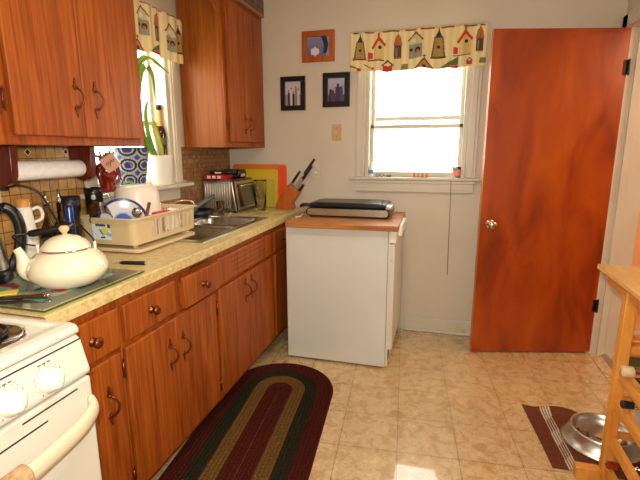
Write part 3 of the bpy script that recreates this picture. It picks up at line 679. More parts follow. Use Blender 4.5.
def outlet(label,x,y,z,n):
    t=thing('power_outlet',label,'outlet',(x,y,z-.057)); ax=Vector(n); s=Vector((0,0,1)).cross(ax)
    bm=NB(); obox(bm,Vector((x,y,z))+ax*.003,(ax,s,(0,0,1)),(.003,.036,.057),.002); part('plate',bm,m_offwhite,t)
    for dz_ in (.02,-.02):
        bm=NB(); lathe(bm,[(0,0),(.015,0),(.015,.002),(0,.0022)],Vector((x,y,z+dz_))+ax*.006,16,axis=ax)
        for q in (-.006,.006): obox(bm,Vector((x,y,z+dz_))+ax*.0085+s*q,(ax,s,(0,0,1)),(.0003,.001,.004),0,1)
        part('socket',bm,[m_whitep,m_dark],t)
    return t
outlet('cream double outlet on the back wall behind the knives',.722,-.001,1.197,(0,-1,0))
# birdhouse curtain
def hs(kind,cx,cz,s=1.,dx=0):
    """list of (poly,color) of a birdhouse motif at cx,cz (m)"""
    R_=[]
    def P(c,*p): R_.append(([(cx+a*s,cz+b*s) for a,b in p],c))
    def disc(c,a,b,r): P(c,*[(a+r*cos(k*PI/5),b+r*sin(k*PI/5)) for k in range(10)])
    if kind==0:
        P((120,84,40),(-.036,-.062),(.036,-.062),(.022,.035),(-.022,.035)); P((170,140,70),(-.026,-.056),(.026,-.056),(.017,.03),(-.017,.03)); P((52,50,58),(-.018,.035),(.018,.035),(.004,.062),(0,.085),(-.004,.062)); disc((44,36,30),0,-.012,.008)
        P((198,120,40),(-.026,.012),(-.022,.016),(.024,-.0),(.022,-.006)); P((84,58,30),(-.04,-.066),(.04,-.066),(.04,-.06),(-.04,-.06))
    if kind==1:
        P((222,190,118),(-.022,-.055),(.036,-.055),(.036,.02),(.006,.055),(-.022,.02)); P((206,48,30),(-.034,.006),(.004,.06),(.044,.02),(.038,.008),(.006,.038),(-.026,-.004)); disc((40,30,30),.012,.005,.009); P((206,60,44),(-.05,-.05),(-.026,-.05),(-.026,-.02),(-.05,-.016)); P((70,46,36),(-.05,-.06),(.036,-.06),(.036,-.055),(-.05,-.055)); P((206,48,30),(.0,.055),(.01,.055),(.01,.075),(0,.075))
    if kind==2:
        P((176,106,44),(-.024,.012),(.024,.012),(.014,.055),(.003,.07),(.001,.095),(-.003,.07),(-.014,.055)); P((92,66,54),(-.019,-.05),(.019,-.05),(.019,.012),(-.019,.012)); P((150,120,104),(-.012,-.044),(-.004,-.044),(-.004,.0),(-.012,.0)); P((176,106,44),(-.02,-.058),(.02,-.058),(.019,-.05),(-.019,-.05))
    if kind==3:
        P((150,146,118),(-.034,-.06),(.034,-.06),(.034,.01),(-.034,.01)); P((206,192,140),(-.032,.01),(.032,.01),(.03,.03),(.0,.062),(-.03,.03)); P((120,66,40),(-.042,.03),(0,.076),(.042,.03),(.038,.024),(0,.064),(-.038,.024)); disc((40,32,30),.012,-.02,.015); disc((190,100,50),.012,-.026,.009); disc((50,40,36),-.022,-.016,.009); disc((226,222,190),-.006,.03,.012)
    if kind==4:  # red low house
        P((196,48,40),(-.028,-.04),(.028,-.04),(.028,0),(-.028,0)); P((110,66,44),(-.038,0),(0,.036),(.038,0),(.03,-.004),(0,.022),(-.03,-.004)); disc((230,220,190),0,.006,.008)
    if kind==5:  # green slanted roof
        P((96,108,52),(-.05,-.03),(.04,.022),(.04,-.012)); P((190,50,44),(-.03,-.034),(.04,-.034),(.04,-.014),(-.05,-.03)); 
    if kind==6:  # tan gable
        P((190,130,60),(-.05,-.03),(0,.018),(.05,-.03)); P((90,66,36),(-.056,-.03),(0,.026),(.056,-.03),(.048,-.03),(0,.016),(-.048,-.03)); disc((60,40,30),0,-.02,.01); P((96,100,50),(-.003,.02),(.003,.02),(.003,.042),(-.003,.042)); P((96,100,50),(-.01,.032),(.01,.032),(.01,.037),(-.01,.037))
    if kind==7: P((128,130,62),(-.022,-.03),(.022,-.03),(.02,.004),(-.014,.004))
    if kind==8:
        P((96,100,50),(-.03,.01),(.03,-.024),(.03,-.03),(-.03,.0)); P((190,50,44),(.015,-.03),(.035,-.03),(.035,-.015),(.015,-.015)); disc((170,60,50),.0,.03,.008)
    return R_
def curtain_print(seq,low,top,base=(234,213,156)):
    L_=[]
    for a in seq+low: L_+=hs(*a)
    for x0_,x1_,c in top: L_.append(([(x0_,.244),(x1_,.244),(x1_,.256),(x0_,.256)],c))
    L_=[(p,c,min(q[0] for q in p),max(q[0] for q in p),min(q[1] for q in p),max(q[1] for q in p)) for p,c in L_]
    def f(x,z):
        c=base
        for p,cc,a,b,d,e in L_:
            if a<=x<=b and d<=z<=e and inpoly(x,z,p): c=cc
        k=.97+.03*sin(x*140)
        return tuple(min(255,q*k) for q in c)
    return f
W_=.885; HC=.266
seq=[(0,.07,.15,1.2),(1,.19,.145,1.3),(2,.325,.145,1.2),(3,.44,.145,1.25),(0,.588,.15,1.3),(1,.745,.15,1.3),(2,.842,.155,1.15)]
seq_unused=[(0,.075,.15,1.1),(1,.235,.145,1.15),(2,.40,.145,1.1),(3,.54,.145,1.15),(0,.695,.15,1.15),(1,.80,.15,1.0),(2,.855,.16,1.0)]
low=[(8,.03,.04,1.3),(8,.13,.04,1.),(4,.26,.038,1.15),(7,.37,.035,1.2),(6,.50,.034,1.25),(5,.66,.04,1.4),(4,.785,.035,.6),(7,.865,.05,1.)]
low_unused=[(8,.04,.04,1.2),(8,.14,.04,1.),(4,.32,.038,1.),(7,.445,.035,1.),(6,.58,.034,1.1),(5,.72,.04,1.2),(4,.83,.035,.6),(7,.875,.05,.7)]
top=[(.02,.06,(120,60,40)),(.10,.16,(150,70,40)),(.22,.33,(110,104,60)),(.37,.44,(160,80,40)),(.47,.56,(186,60,36)),(.60,.68,(140,80,50)),(.74,.82,(110,104,60)),(.84,.87,(150,70,40))]
fcur=curtain_print(seq,low,top)
def cpos(u,v):
    x=.985+W_*u; z=1.873+HC*v+.006*sin(u*15)*(1-v)+.004*sin(u*37)*(1-v); 
    y=-.062-.010*sin(u*26)*(1-.55*v)-.006*sin(u*61+v)-.004*sin(u*11)
    if v>.93: y+= (v-.93)*.3
    return (x,y,z)
def ccol(u,v): return fcur(u*W_,v*HC)
t=thing('window_valance','cream curtain printed with birdhouses hanging over the back wall window','curtain',(1.43,-.06,1.87))
painted('cloth',cpos,ccol,300,96,m_print,parent=t,thick=.0015)
bm=NB(); tube(bm,[(1.0,-.0195,2.11),(1.0,-.048,2.112),(1.86,-.048,2.112),(1.86,-.0195,2.11)],.005,8); part('curtain_rod',bm,m_whitep,t)
# same on left window
seq2=[(1,.10,.145,1.1),(2,.24,.145,1.1),(3,.38,.15,1.1),(1,.44,.15,.01),(2,.50,.14,1.2),(3,.62,.12,1.15),(0,.72,.13,1.15)]
low2=[(8,.08,.04,1.1),(4,.2,.038,1.),(6,.33,.034,1.),(5,.47,.04,1.1),(7,.80,.05,.5)]
fc2=curtain_print(seq2,low2,top)
def cpos2(u,v):
    y=-1.425+.755*u; z=1.868+.25*v+.006*sin(u*13)*(1-v); x=.066+.010*sin(u*24)*(1-.5*v)+.005*sin(u*59); 
    return (x,y,z)
t=thing('window_valance','cream birdhouse print curtain over the sink window, beside the tall oak cabinet','curtain',(.066,-1.05,1.868))
painted('cloth',cpos2,lambda u,v:fc2(u*.755,v*.25),240,84,m_print,parent=t,thick=.0015)
bm=NB(); tube(bm,[(.0215,-1.41,2.09),(.05,-1.41,2.092),(.05,-.735,2.092),(.0285,-.735,2.09)],.005,8); part('curtain_rod',bm,m_whitep,t)
# hanging cable below back window sill
bm=NB(); tube(bm,spline([(1.70,-.047,1.1345),(1.701,-.048,1.10),(1.705,-.03,.9),(1.709,-.012,.65),(1.711,-.008,.455)],8),.0022,6); single('hanging_cord',bm,M('grey_cord',(120,100,84),.6),'thin grey cord hanging down the wall from the back window sill','cord')
# things on back sill
zS=1.1555
bm=NB(); lathe(bm,[(0,0),(.016,0),(.017,.01),(.017,.07),(.008,.09),(.008,.105),(0,.106)],(1.135,.005,zS),20); lathe(bm,[(.0175,.022),(.0175,.05)],(1.135,.005,zS),20,mi=1); single('small_bottle',bm,[m_whitep,M('blue_label',(70,160,225),.4)],'small white bottle with a blue label at the left end of the back window sill','bottle')
t=thing('drinking_glass','small glass with pink pattern at the right end of the back window sill','glass',(1.735,.0,zS)); bm=NB(); lathe(bm,[(0,.002),(.026,.002),(.027,0),(.03,.075),(.0285,.075),(.025,.005),(0,.005)],(1.735,0,zS),24); part('tumbler',bm,m_clear,t); bm=NB(); lathe(bm,[(.0285,.012),(.0305,.055)],(1.735,0,zS),24); part('pattern_band',bm,M('pink_band',(236,150,140),.5),t)
bm=NB()
for x in (1.185,1.215): tube(bm,[(x+.013*cos(k*PI/8),.005+.004*sin(k*PI/8),zS+.013+.010*sin(k*PI/8)) for k in range(16)],.002,6,closed=True)
tube(bm,[(1.172,.005,zS+.013),(1.176,.03,zS+.004),(1.18,.05,zS+.003)],.0018,6); tube(bm,[(1.228,.005,zS+.013),(1.24,.03,zS+.004),(1.245,.05,zS+.003)],.0018,6); single('eyeglasses',bm,m_black,'folded dark eyeglasses lying on the back window sill','eyeglasses')
bm=NB(); box(bm,(1.25,-.01,zS),(1.285,.025,zS+.012),.004); single('sponge',bm,M('sponge_green',(80,104,60),.9),'little green scrap beside the eyeglasses on the back window sill','sponge')
for k,x in enumerate((1.445,1.475,1.505,1.535)):
    bm=NB(); lathe(bm,[(0,0),(.011,0),(.013,.01),(.008,.018),(.009,.026),(.004,.034),(0,.035)],(x,.0,zS),14); single('figurine',bm,M('terracotta_small',(210,130,84),.6),'one of four tiny tan figurines in a row on the back window sill','figurine',group='tan figurines on the back sill')
bm=NB(); box(bm,(1.80,-.032,.042),(1.86,-.0265,.054),.001); single('paper_scrap',bm,M('yellow_green',(196,190,60),.8),'yellow-green scrap stuck on the baseboard beside the open door','scrap')

# ================================================================= SINK WINDOW SILL
zs=1.1485
def potcol(u,v):
    W=2*PI*.078; x=u*6; y=v*2.6; cx=round(x); cy=round(y-.5)+.5; dx_=(x-cx); dy_=(y-cy); r=math.hypot(dx_/1.15,dy_)
    if r<.22: return (58,66,130)
    if r<.30: return (168,174,176)
    if r<.42: return (40,46,60)
    if r<.49: return (164,170,172)
    X=x-.5; Y=y; ex=X-round(X); ey=Y-round(Y)
    if abs(ex)+abs(ey)<.2: return (70,78,140)
    return (146,154,160)
t=thing('plant_pot','blue and white latticed ceramic pot on the sink window sill','pot',(.005,-1.160,zs))
H_=.212
painted('outer_wall',lambda u,v:((.005+(.064+.034*v**.8)*cos(2*PI*u)),(-1.160+(.064+.034*v**.8)*sin(2*PI*u)),zs+.0005+H_*v),potcol,160,60,m_potpaint,parent=t,closed_u=True)
bm=NB(); lathe(bm,[(.0,.0),(.0635,.0),(.063,.002)],(.005,-1.160,zs),40); lathe(bm,[(.0975,H_),(.099,H_+.004),(.092,H_+.004),(.088,H_-.03),(0,H_-.032)],(.005,-1.160,zs),40); part('rim',bm,m_navy,t)
t=thing('potted_plant','long-leafed green plant in a white pot on the sink window sill','plant',(.022,-.918,zs))
bm=NB(); lathe(bm,[(0,0),(.058,0),(.060,.004),(.070,.150),(.072,.172),(.065,.172),(.062,.14),(0,.14)],(.022,-.918,zs),36); part('pot',bm,m_whitep,t)
def leaf(bm,pts,w,mi=0,side=(0,1,0)):
    P=spline(pts,6); n=len(P); S=Vector(side); vs=[]
    for i,p in enumerate(P):
        s=i/(n-1); ww=w*1.25*(sin(PI*min(1,s*1.02))**.6 if s>.02 else .15)+.001; tt=(P[min(i+1,n-1)]-P[max(i-1,0)]).normalized(); sd=(S-tt*S.dot(tt)).normalized(); up=tt.cross(sd)*ww*.3
        vs.append([bm.verts.new(p-sd*ww+up),bm.verts.new(p),bm.verts.new(p+sd*ww+up)])
    for A,B in zip(vs,vs[1:]):
        for k in (0,1): f=bm.faces.new((A[k],A[k+1],B[k+1],B[k])); f.smooth=True; f.material_index=mi
for pts,w,mm in (([(-.0,-.97,1.29),(.0,-1.12,1.45),(.02,-1.16,1.7),(.03,-1.06,1.84),(.04,-.86,1.79)],.016,m_green_leaf),
    ([(.0,-.975,1.29),(.02,-1.10,1.42),(.03,-1.14,1.6),(.03,-1.09,1.78),(.03,-1.02,1.76),(.03,-1.0,1.62)],.017,m_green_leaf),
    ([(.01,-.95,1.29),(.03,-.97,1.36),(.03,-1.01,1.46),(.03,-1.04,1.52)],.022,m_yleaf),
    ([(.0,-.96,1.29),(.01,-1.02,1.36),(.02,-1.07,1.46),(.02,-1.075,1.56),(.02,-1.05,1.62)],.014,m_green_leaf),
    ([(-.02,-.95,1.29),(-.04,-1.0,1.36),(-.03,-1.04,1.41),(-.02,-1.08,1.43)],.016,m_yleaf)):
    bm=NB(); leaf(bm,[(a+.02,b+.035,c_) for a,b,c_ in pts],w); o=part('leaf',bm,mm,t); s=o.modifiers.new('s','SOLIDIFY'); s.thickness=.0015
bm=NB(); 
for k in range(6):
    a=k*1.05; tube(bm,spline([(.02+.02*cos(a),-.918+.02*sin(a),1.285),(.03*cos(a)+.03,-.928+.03*sin(a),1.315),(.035*cos(a)+.035,-.938+.035*sin(a),1.33)],4),.005,6)
part('stem',bm,m_terra,t)
# bottle behind
t=thing('tall_bottle','tall dark red bottle with a wrapped neck behind the white plant pot','bottle',(-.05,-.80,zs))
bm=NB(); lathe(bm,[(0,0),(.034,0),(.036,.006),(.036,.30),(.031,.325),(.0145,.36),(.013,.43),(.0,.431)],(-.05,-.80,zs),28); part('glass_body',bm,m_wine,t)
bm=NB(); lathe(bm,[(.022,.345),(.0165,.362),(.0155,.440),(.0,.441)],(-.05,-.80,zs),20); part('neck_wrap',bm,M('tan_wrap',(206,160,90),.7),t)
bm=NB(); lathe(bm,[(0,.4415),(.016,.4415),(.017,.470),(0,.472)],(-.05,-.80,zs),20); part('cap',bm,m_black,t)
bm=NB(); lathe(bm,[(.0366,.235),(.0366,.275)],(-.05,-.80,zs),28); part('paper_label',bm,M('green_label',(86,100,60),.6),t)
# red ornament w/ pink tag
t=thing('ornament','dark red glazed ornament with straw top and pink tag, left of the blue pot','ornament',(.04,-1.385,zs))
bm=NB(); lathe(bm,[(0,0),(.036,0),(.040,.01),(.032,.03),(.042,.06),(.053,.095),(.050,.12),(.034,.14),(0,.145)],(.04,-1.385,zs),28)
for a in (-.05,.05): tube(bm,spline([(.045,-1.385+a*.8,zs+.105),(.055,-1.385+a*1.25,zs+.11),(.055,-1.385+a*1.3,zs+.06),(.04,-1.385+a*.8,zs+.03)],5),.009,8)
part('body',bm,m_redcer,t)
bm=NB(); random.seed(3)
for k in range(60):
    a=random.random()*2*PI; r=random.uniform(.02,.05); tube(bm,spline([(.04,-1.385,zs+.13),(.04+r*.7*cos(a),-1.385+r*.7*sin(a),zs+.17),(.04+r*cos(a),-1.385+r*sin(a),zs+.15+random.random()*.05)],3),.0028,5)
part('straw_top',bm,m_brownt,t)
bm=NB(); c=Vector((.10,-1.425,zs+.140)); obox(bm,c,((.75,-.5,.1),(.42,.72,.5),(-.3,-.45,.82)),(.0012,.036,.036)); tg=part('tag',bm,m_pink,t,'pink paper tag')
bm=NB(); X=Vector((.75,-.5,.1)).normalized(); Y=Vector((.42,.72,.5)).normalized(); 
for s in (-1,1): tube(bm,[c+X*.003+Y*(.014*s+.008*cos(k*PI/6))+Vector((0,0,1))*(.006*sin(k*PI/6)+.004) for k in range(12)],.0016,5,closed=True)
tube(bm,[c+X*.003+Vector((0,0,.02)),c+X*.003+Vector((0,0,-.018))],.0014,5); part('drawing',bm,M('tag_brown',(120,60,40),.7),tg)
bm=NB()
for k,(a,b) in enumerate(((0,.05),(.03,.04),(-.03,.045),(.05,.03))): leaf(bm,[(.055,-1.285,zs+.001),(.065,-1.285+a*.5,zs+.03),(.075,-1.285+a,zs+b-.01)],.012,side=(0,1,.4))
single('ivy_sprig',bm,m_green_leaf,'small green ivy leaves in front of the blue latticed pot','plant')

# ================================================================= PAPER TOWELS
t=thing('paper_towel_holder','dark red-brown wooden paper towel holder fixed under the oak wall cabinet','holder',(.16,-1.83,1.365))
def brk(y0,y1):
    bm=NB(); P=[(.09,1.3655),(.22,1.3655)]+[(.16+.058*cos(a),1.283-.0-.052*sin(a)) for a in [k*PI/10 for k in range(11)]]+[]
    P=[(.095,1.3655)]+[(.155-.055*cos(k*PI/10),1.275-.052*sin(k*PI/10)) for k in range(11)]+[(.215,1.3655)]
    prism(bm,P,1,y0,y1,0,.004); return bm
for y0,y1 in ((-2.025,-1.997),(-1.665,-1.637)): part('bracket',brk(y0,y1),m_redwood,t)
bm=NB(); tube(bm,[(.155,-1.996,1.275),(.155,-1.666,1.275)],.010,12); part('dowel',bm,m_redwood,t)
bm=NB(); L_=[(.0105,0),(.033,0),(.0345,.003),(.0345,.321),(.033,.324),(.0105,.324)]; lathe(bm,L_,(.155,-1.993,1.275),40,axis=(0,1,0)); single('paper_towel_roll',bm,m_roll,'white paper towel roll held in the wooden holder under the cabinet','paper towels')

# ================================================================= COUNTER ITEMS
zc=.9155
# --- glass cutting board
def bcol(u,v):
    x=u-.5; y=v-.5
    if max(abs(x),abs(y))>.482: return (150,160,60)
    n=sin(x*17+3*sin(y*9))+sin(y*23+2*sin(x*14))
    if max(abs(x),abs(y))>.36: return (70+10*n,72+9*n,66+8*n)
    if n>1.35: return (150,84,76)
    if n>.9: return (196,120,104)
    if n<-1.2: return (60,96,74)
    return (120+14*n,166+10*n,146+10*n)
t=thing('cutting_board','printed glass cutting board with teal flowers lying under the cream kettle','cutting board',(.37,-2.11,zc))
bm=NB(); box(bm,(.125,-2.325,zc+.001),(.618,-1.905,zc+.0055),.001); part('glass_sheet',bm,M('green_glass_edge',(60,80,50),.2),t)
painted('print',lambda u,v:(.127+.489*u,-2.323+.416*v,zc+.0059),bcol,90,80,m_boardprint,parent=t)
zb=zc+.0062
# --- kettle
K=Vector((.476,-2.094,zb)); sp=Vector((-.80,-.60,0)).normalized(); aw=Vector((-.60,.80,0)).normalized()
t=thing('tea_kettle','cream enamel tea kettle with black bail handle on the printed glass board','kettle',K)
bm=NB(); lathe(bm,[(0,.001),(.078,.001),(.084,.004),(.105,.02),(.118,.042),(.119,.058),(.111,.080),(.093,.1),(.074,.112),(.070,.114),(.066,.11),(.064,.1)],K,48); part('body',bm,m_enamel,t)
bm=NB(); lathe(bm,[(.0745,.1135),(.076,.116),(.0745,.1185),(.071,.117)],K,48); part('rim_band',bm,m_chrome,t)
bm=NB(); lathe(bm,[(.073,.119),(.071,.124),(.058,.142),(.036,.155),(.014,.161),(0,.162)],K,48); ld=part('lid',bm,m_enamel,t)
bm=NB(); lathe(bm,[(0,.16),(.009,.16),(.007,.167),(.014,.174),(.016,.182),(.01,.19),(0,.191)],K,24); part('lid_knob',bm,M('tan_knob',(226,186,140),.25,coat=.4),ld)
bm=NB(); tube(bm,spline([K+sp*.085+Vector((0,0,.035)),K+sp*.118+Vector((0,0,.052)),K+sp*.122+Vector((0,0,.085)),K+sp*.127+Vector((0,0,.108)),K+sp*.136+Vector((0,0,.126))],6),[.032-.0195*min(1,k/20)**.7 for k in range(25)],16); part('spout',bm,m_enamel,t)
U=Vector((0,0,1)); e1=K+sp*.078+U*.112; e2=K-sp*.084+U*.110
for e,s in ((e1,1),(e2,-1)): bm=NB(); obox(bm,e+U*.010,(sp,aw,U),(.004,.010,.014),.003); part('ear',bm,m_enamel,t)
g1=K+sp*.103+aw*.03+U*.166; g2=K-sp*.024+aw*.03+U*.184
bm=NB(); tube(bm,spline([e1+U*.018+aw*0,e1+sp*.045+U*.030,e1+sp*.068+U*.05+aw*.02,g1+sp*.012,g1],6),.0028,8); part('bail_wire',bm,m_blackm,t); bm=NB(); tube(bm,spline([g2,g2-sp*.02,e2+sp*.03+U*.062+aw*.02,e2+sp*.006+U*.035,e2+U*.016],6),.0028,8); part('bail_wire',bm,m_blackm,t)
bm=NB(); tube(bm,[g1+sp*.004,g1,g1-sp*.01,(g1+g2)/2,g2+sp*.01,g2,g2-sp*.004],[.006,.010,.0115,.0105,.0115,.010,.006],14); part('grip',bm,m_black,t)
# --- electric kettle
E0=Vector((.285,-2.205,zc+.0)); E0=Vector((.205,-2.172,zb))
t=thing('electric_kettle','steel electric kettle with a black loop handle at the far left of the counter','kettle',E0)
bm=NB(); lathe(bm,[(0,0),(.078,0),(.082,.006),(.08,.03),(.075,.045),(0,.045)],E0,40); part('base',bm,m_black,t)
bm=NB(); lathe(bm,[(.075,.045),(.0745,.05),(.066,.12),(.055,.2),(.052,.225),(0,.226)],E0,40); part('body',bm,m_steelb,t)
bm=NB(); lathe(bm,[(.053,.222),(.053,.235),(.04,.246),(0,.25)],E0,32); part('lid',bm,m_black,t)
hd=Vector((.62,.78,0)).normalized(); bm=NB()
tube(bm,spline([E0+hd*.046+U*.232,E0+hd*.075+U*.245,E0+hd*.105+U*.225,E0+hd*.118+U*.17,E0+hd*.108+U*.10,E0+hd*.085+U*.05,E0+hd*.074+U*.03],7),[.013]*8+[.017]*30+[.014]*5,12); part('handle',bm,m_black,t)
bm=NB(); tube(bm,spline([E0-hd*.045+U*.2,E0-hd*.075+U*.225],4),.014,10); part('spout',bm,m_steelb,t)
# outlet & cord
outlet('white double outlet on the tiled wall above the electric kettle',.009,-1.955,1.185,(1,0,0))
bm=NB(); obox(bm,(.04,-1.93,1.212),((1,0,0),(0,1,0),(0,0,1)),(.02,.012,.012),.004); tube(bm,spline([(.055,-1.93,1.212),(.09,-1.90,1.218),(.13,-1.86,1.19),(.15,-1.83,1.11),(.163,-1.815,1.04),(.16,-1.835,.94),(.145,-1.87,.921),(.135,-1.93,.921),(.14,-2.04,.921)],7),.0038,8); single('black_power_cord',bm,m_black,'black power cord curving from the tiled wall outlet down behind the kettle','cord')
# white creamer pitcher with orange band
c=Vector((.075,-1.885,zc)); t=thing('pitcher','white ceramic pitcher with an orange rim standing against the tiles','pitcher',c)
bm=NB(); lathe(bm,[(0,0),(.032,0),(.036,.01),(.038,.09),(.030,.17),(.0235,.222),(.0215,.222),(.027,.17),(.034,.09),(0,.01)],c,30); part('body',bm,m_whitep,t)
bm=NB(); lathe(bm,[(.0245,.218),(.0255,.25),(.0235,.25),(.0225,.218)],c,30); part('rim',bm,M('orange_glaze',(206,140,70),.4),t,'orange rim')
hd2=Vector((.55,.83,0)).normalized(); bm=NB(); tube(bm,spline([c+hd2*.026+U*.205,c+hd2*.048+U*.212,c+hd2*.060+U*.19,c+hd2*.054+U*.165,c+hd2*.030+U*.155],6),.0065,10); part('handle',bm,m_whitep,t)
# oil bottles
def oil(label,x,y,fill,h=.20):
    c=Vector((x,y,zc)); t=thing('oil_bottle',label,'bottle',c,'oil bottles by the tiles')
    bm=NB(); lathe(bm,[(0,0),(.029,0),(.031,.005),(.031,.105),(.026,.13),(.0115,.16),(.011,h),(.013,h+.004),(.0,h+.005)],c,26); part('glass_body',bm,m_oilglass,t)
    bm=NB(); lathe(bm,[(0,.004),(.028,.004),(.028,fill),(0,fill)],c,22); part('oil',bm,M('dark_oil',(120,84,30) if fill<.06 else (44,28,14),.2),t)
    bm=NB(); lathe(bm,[(0,h),(.011,h),(.0095,h+.02),(.0055,h+.026),(.0045,h+.06),(0,h+.061)],c,14); part('pourer',bm,m_chrome,t)
oil('slender glass oil bottle with steel pourer, next to the white pitcher',.11,-1.815,.12,.215); oil('wide dark-filled glass oil bottle, next to the navy travel cup',.105,-1.748,.10,.215)
c=Vector((.19,-1.895,zc)); t=thing('spice_jar','small jar with orange label behind the kettle grip','jar',c); bm=NB(); lathe(bm,[(0,0),(.024,0),(.026,.005),(.026,.07),(.02,.08),(0,.081)],c,22); part('body',bm,M('amber_glass',(120,56,20),.15),t); bm=NB(); lathe(bm,[(.0265,.01),(.0265,.045)],c,22); part('paper_label',bm,m_orange,t); bm=NB(); lathe(bm,[(.0,.081),(.022,.081),(.022,.1),(0,.101)],c,22); part('lid',bm,m_black,t)
# small blue white dish stack near
bm=NB(); lathe(bm,[(0,0),(.03,0),(.034,.004),(.062,.028),(.06,.03),(.03,.008),(0,.007)],(.20,-1.985,zc),32); single('saucer',bm,M('blue_white_dish',(150,160,200),.2),'blue and white dish beside the handle of the electric kettle','dish')
# navy tumbler + blue flask
c=Vector((.10,-1.692,zc)); t=thing('travel_cup','dark navy travel cup with a wide rim left of the dish rack','cup',c)
bm=NB(); lathe(bm,[(0,0),(.026,0),(.028,.004),(.036,.175),(.041,.18),(.043,.240),(.040,.240),(.0,.215)],c,32); part('body',bm,m_navy,t)
c=Vector((.205,-1.80,zc)); bm=NB(); lathe(bm,[(0,0),(.016,0),(.017,.004),(.017,.208),(.014,.217),(0,.215)],c,28); single('flask',bm,m_bluem,'slim shiny blue metal flask in front of the navy travel cup','flask',c)
c=Vector((.053,-1.500,zc)); t=thing('coffee_mug','tall black mug standing by the tiles behind the blue plate','mug',c)
bm=NB(); lathe(bm,[(0,0),(.031,0),(.033,.006),(.040,.235),(.042,.262),(.039,.262),(.036,.2),(0,.02)],c,30); part('body',bm,m_black,t)
bm=NB(); tube(bm,spline([c+Vector((.03,.022,.225)),c+Vector((.05,.04,.225)),c+Vector((.052,.042,.15)),c+Vector((.03,.02,.13))],6),.0055,8); part('handle',bm,m_steelb,t)
# --- DISH RACK
t=thing('dish_rack','almond plastic dish drying rack full of dishes left of the sink','dish rack',(.22,-1.42,zc)); X0,X1,YA,YB=.09,.378,-1.645,-1.145; zr0,zr1=.942,1.060
def rr_loop(x0,x1,y0,y1,r,n=5):
    P=[]
    for cx,cy,a0 in ((x1-r,y1-r,0),(x0+r,y1-r,90),(x0+r,y0+r,180),(x1-r,y0+r,270)):
        for k in range(n+1): a=math.radians(a0+90*k/n); P.append((cx+r*cos(a),cy+r*sin(a)))
    return P
bm=NB(); prism(bm,rr_loop(.035,.425,-1.675,-1.225,.03),2,.9205,.926,0,.001)
P=rr_loop(.033,.422,-1.672,-1.228,.03); tube(bm,[(a,b,.929) for a,b in P],.005,8,closed=True); part('drip_tray',bm,m_rackp,t)
bm=NB(); 
# rim flange
P0=rr_loop(X0-.012,X1+.014,YA-.012,YB+.014,.035); P1=rr_loop(X0,X1,YA,YB,.03)
n=len(P0); zr=lambda y: zr1
vo=[bm.verts.new((a,b,zr1-.004)) for a,b in P0]; vo2=[bm.verts.new((a,b,zr1)) for a,b in P0]; vi=[bm.verts.new((a,b,zr1+.001)) for a,b in P1]; vi2=[bm.verts.new((a,b,zr1-.006)) for a,b in P1]
for A,B in ((vo,vo2),(vo2,vi),(vi,vi2)):
    for k in range(n): bm.faces.new((A[k],A[(k+1)%n],B[(k+1)%n],B[k])).smooth=True
part('rim',bm,m_rackp,t)
# solid walls on the end facing the stove and on the wall side; slotted long side and far end
bm=NB(); ins=.012
def wallseg(p,q,z0,z1):
    p=Vector(p+(0,)); q=Vector(q+(0,)); d=(q-p).normalized(); nn_=Vector((-d.y,d.x,0)); c=(p+q)/2
    def mv(v,z): s=(z-zr0)/(zr1-zr0); cx=Vector(((X0+X1)/2,(YA+YB)/2,0)); f=.965+.035*s; return Vector((cx.x+(v.x-cx.x)*f,cx.y+(v.y-cx.y)*f,z))
    a,b,c_,d_=mv(p,z0),mv(q,z0),mv(q,z1),mv(p,z1); vs=[bm.verts.new(v+nn_*o) for o in (-.0015,.0015) for v in (a,b,c_,d_)]
    for f in ((0,1,2,3),(7,6,5,4),(0,4,5,1),(1,5,6,2),(2,6,7,3),(3,7,4,0)): bm.faces.new([vs[i] for i in f])
LP=rr_loop(X0,X1,YA,YB,.03)
m_=len(LP)
for k in range(m_):
    p,q=LP[k],LP[(k+1)%m_]; L2=math.hypot(q[0]-p[0],q[1]-p[1])
    longx=abs(p[0]-X1)<1e-6 and abs(q[0]-X1)<1e-6; far=abs(p[1]-YB)<1e-6 and abs(q[1]-YB)<1e-6
    if longx:
        ns=10; lo,hi=min(p[1],q[1]),max(p[1],q[1])
        wallseg(p,q,zr0,zr0+.022); wallseg(p,q,zr1-.022,zr1-.002)
        wallseg((X1,lo),(X1,lo+.09),zr0+.022,zr1-.022)
        st=(hi-lo-.09)/9
        for i in range(9):
            y=lo+.09+st*(i+.62); wallseg((X1,y),(X1,y+st*.38),zr0+.022,zr1-.022)
    elif far:
        wallseg(p,q,zr0,zr1-.03); wallseg(p,q,zr1-.018,zr1-.002)
        for i in range(12):
            x=X0+.03+i*.0205; wallseg((x,YB),(x+.010,YB),zr1-.03,zr1-.018)
    else: wallseg(p,q,zr0,zr1-.002)
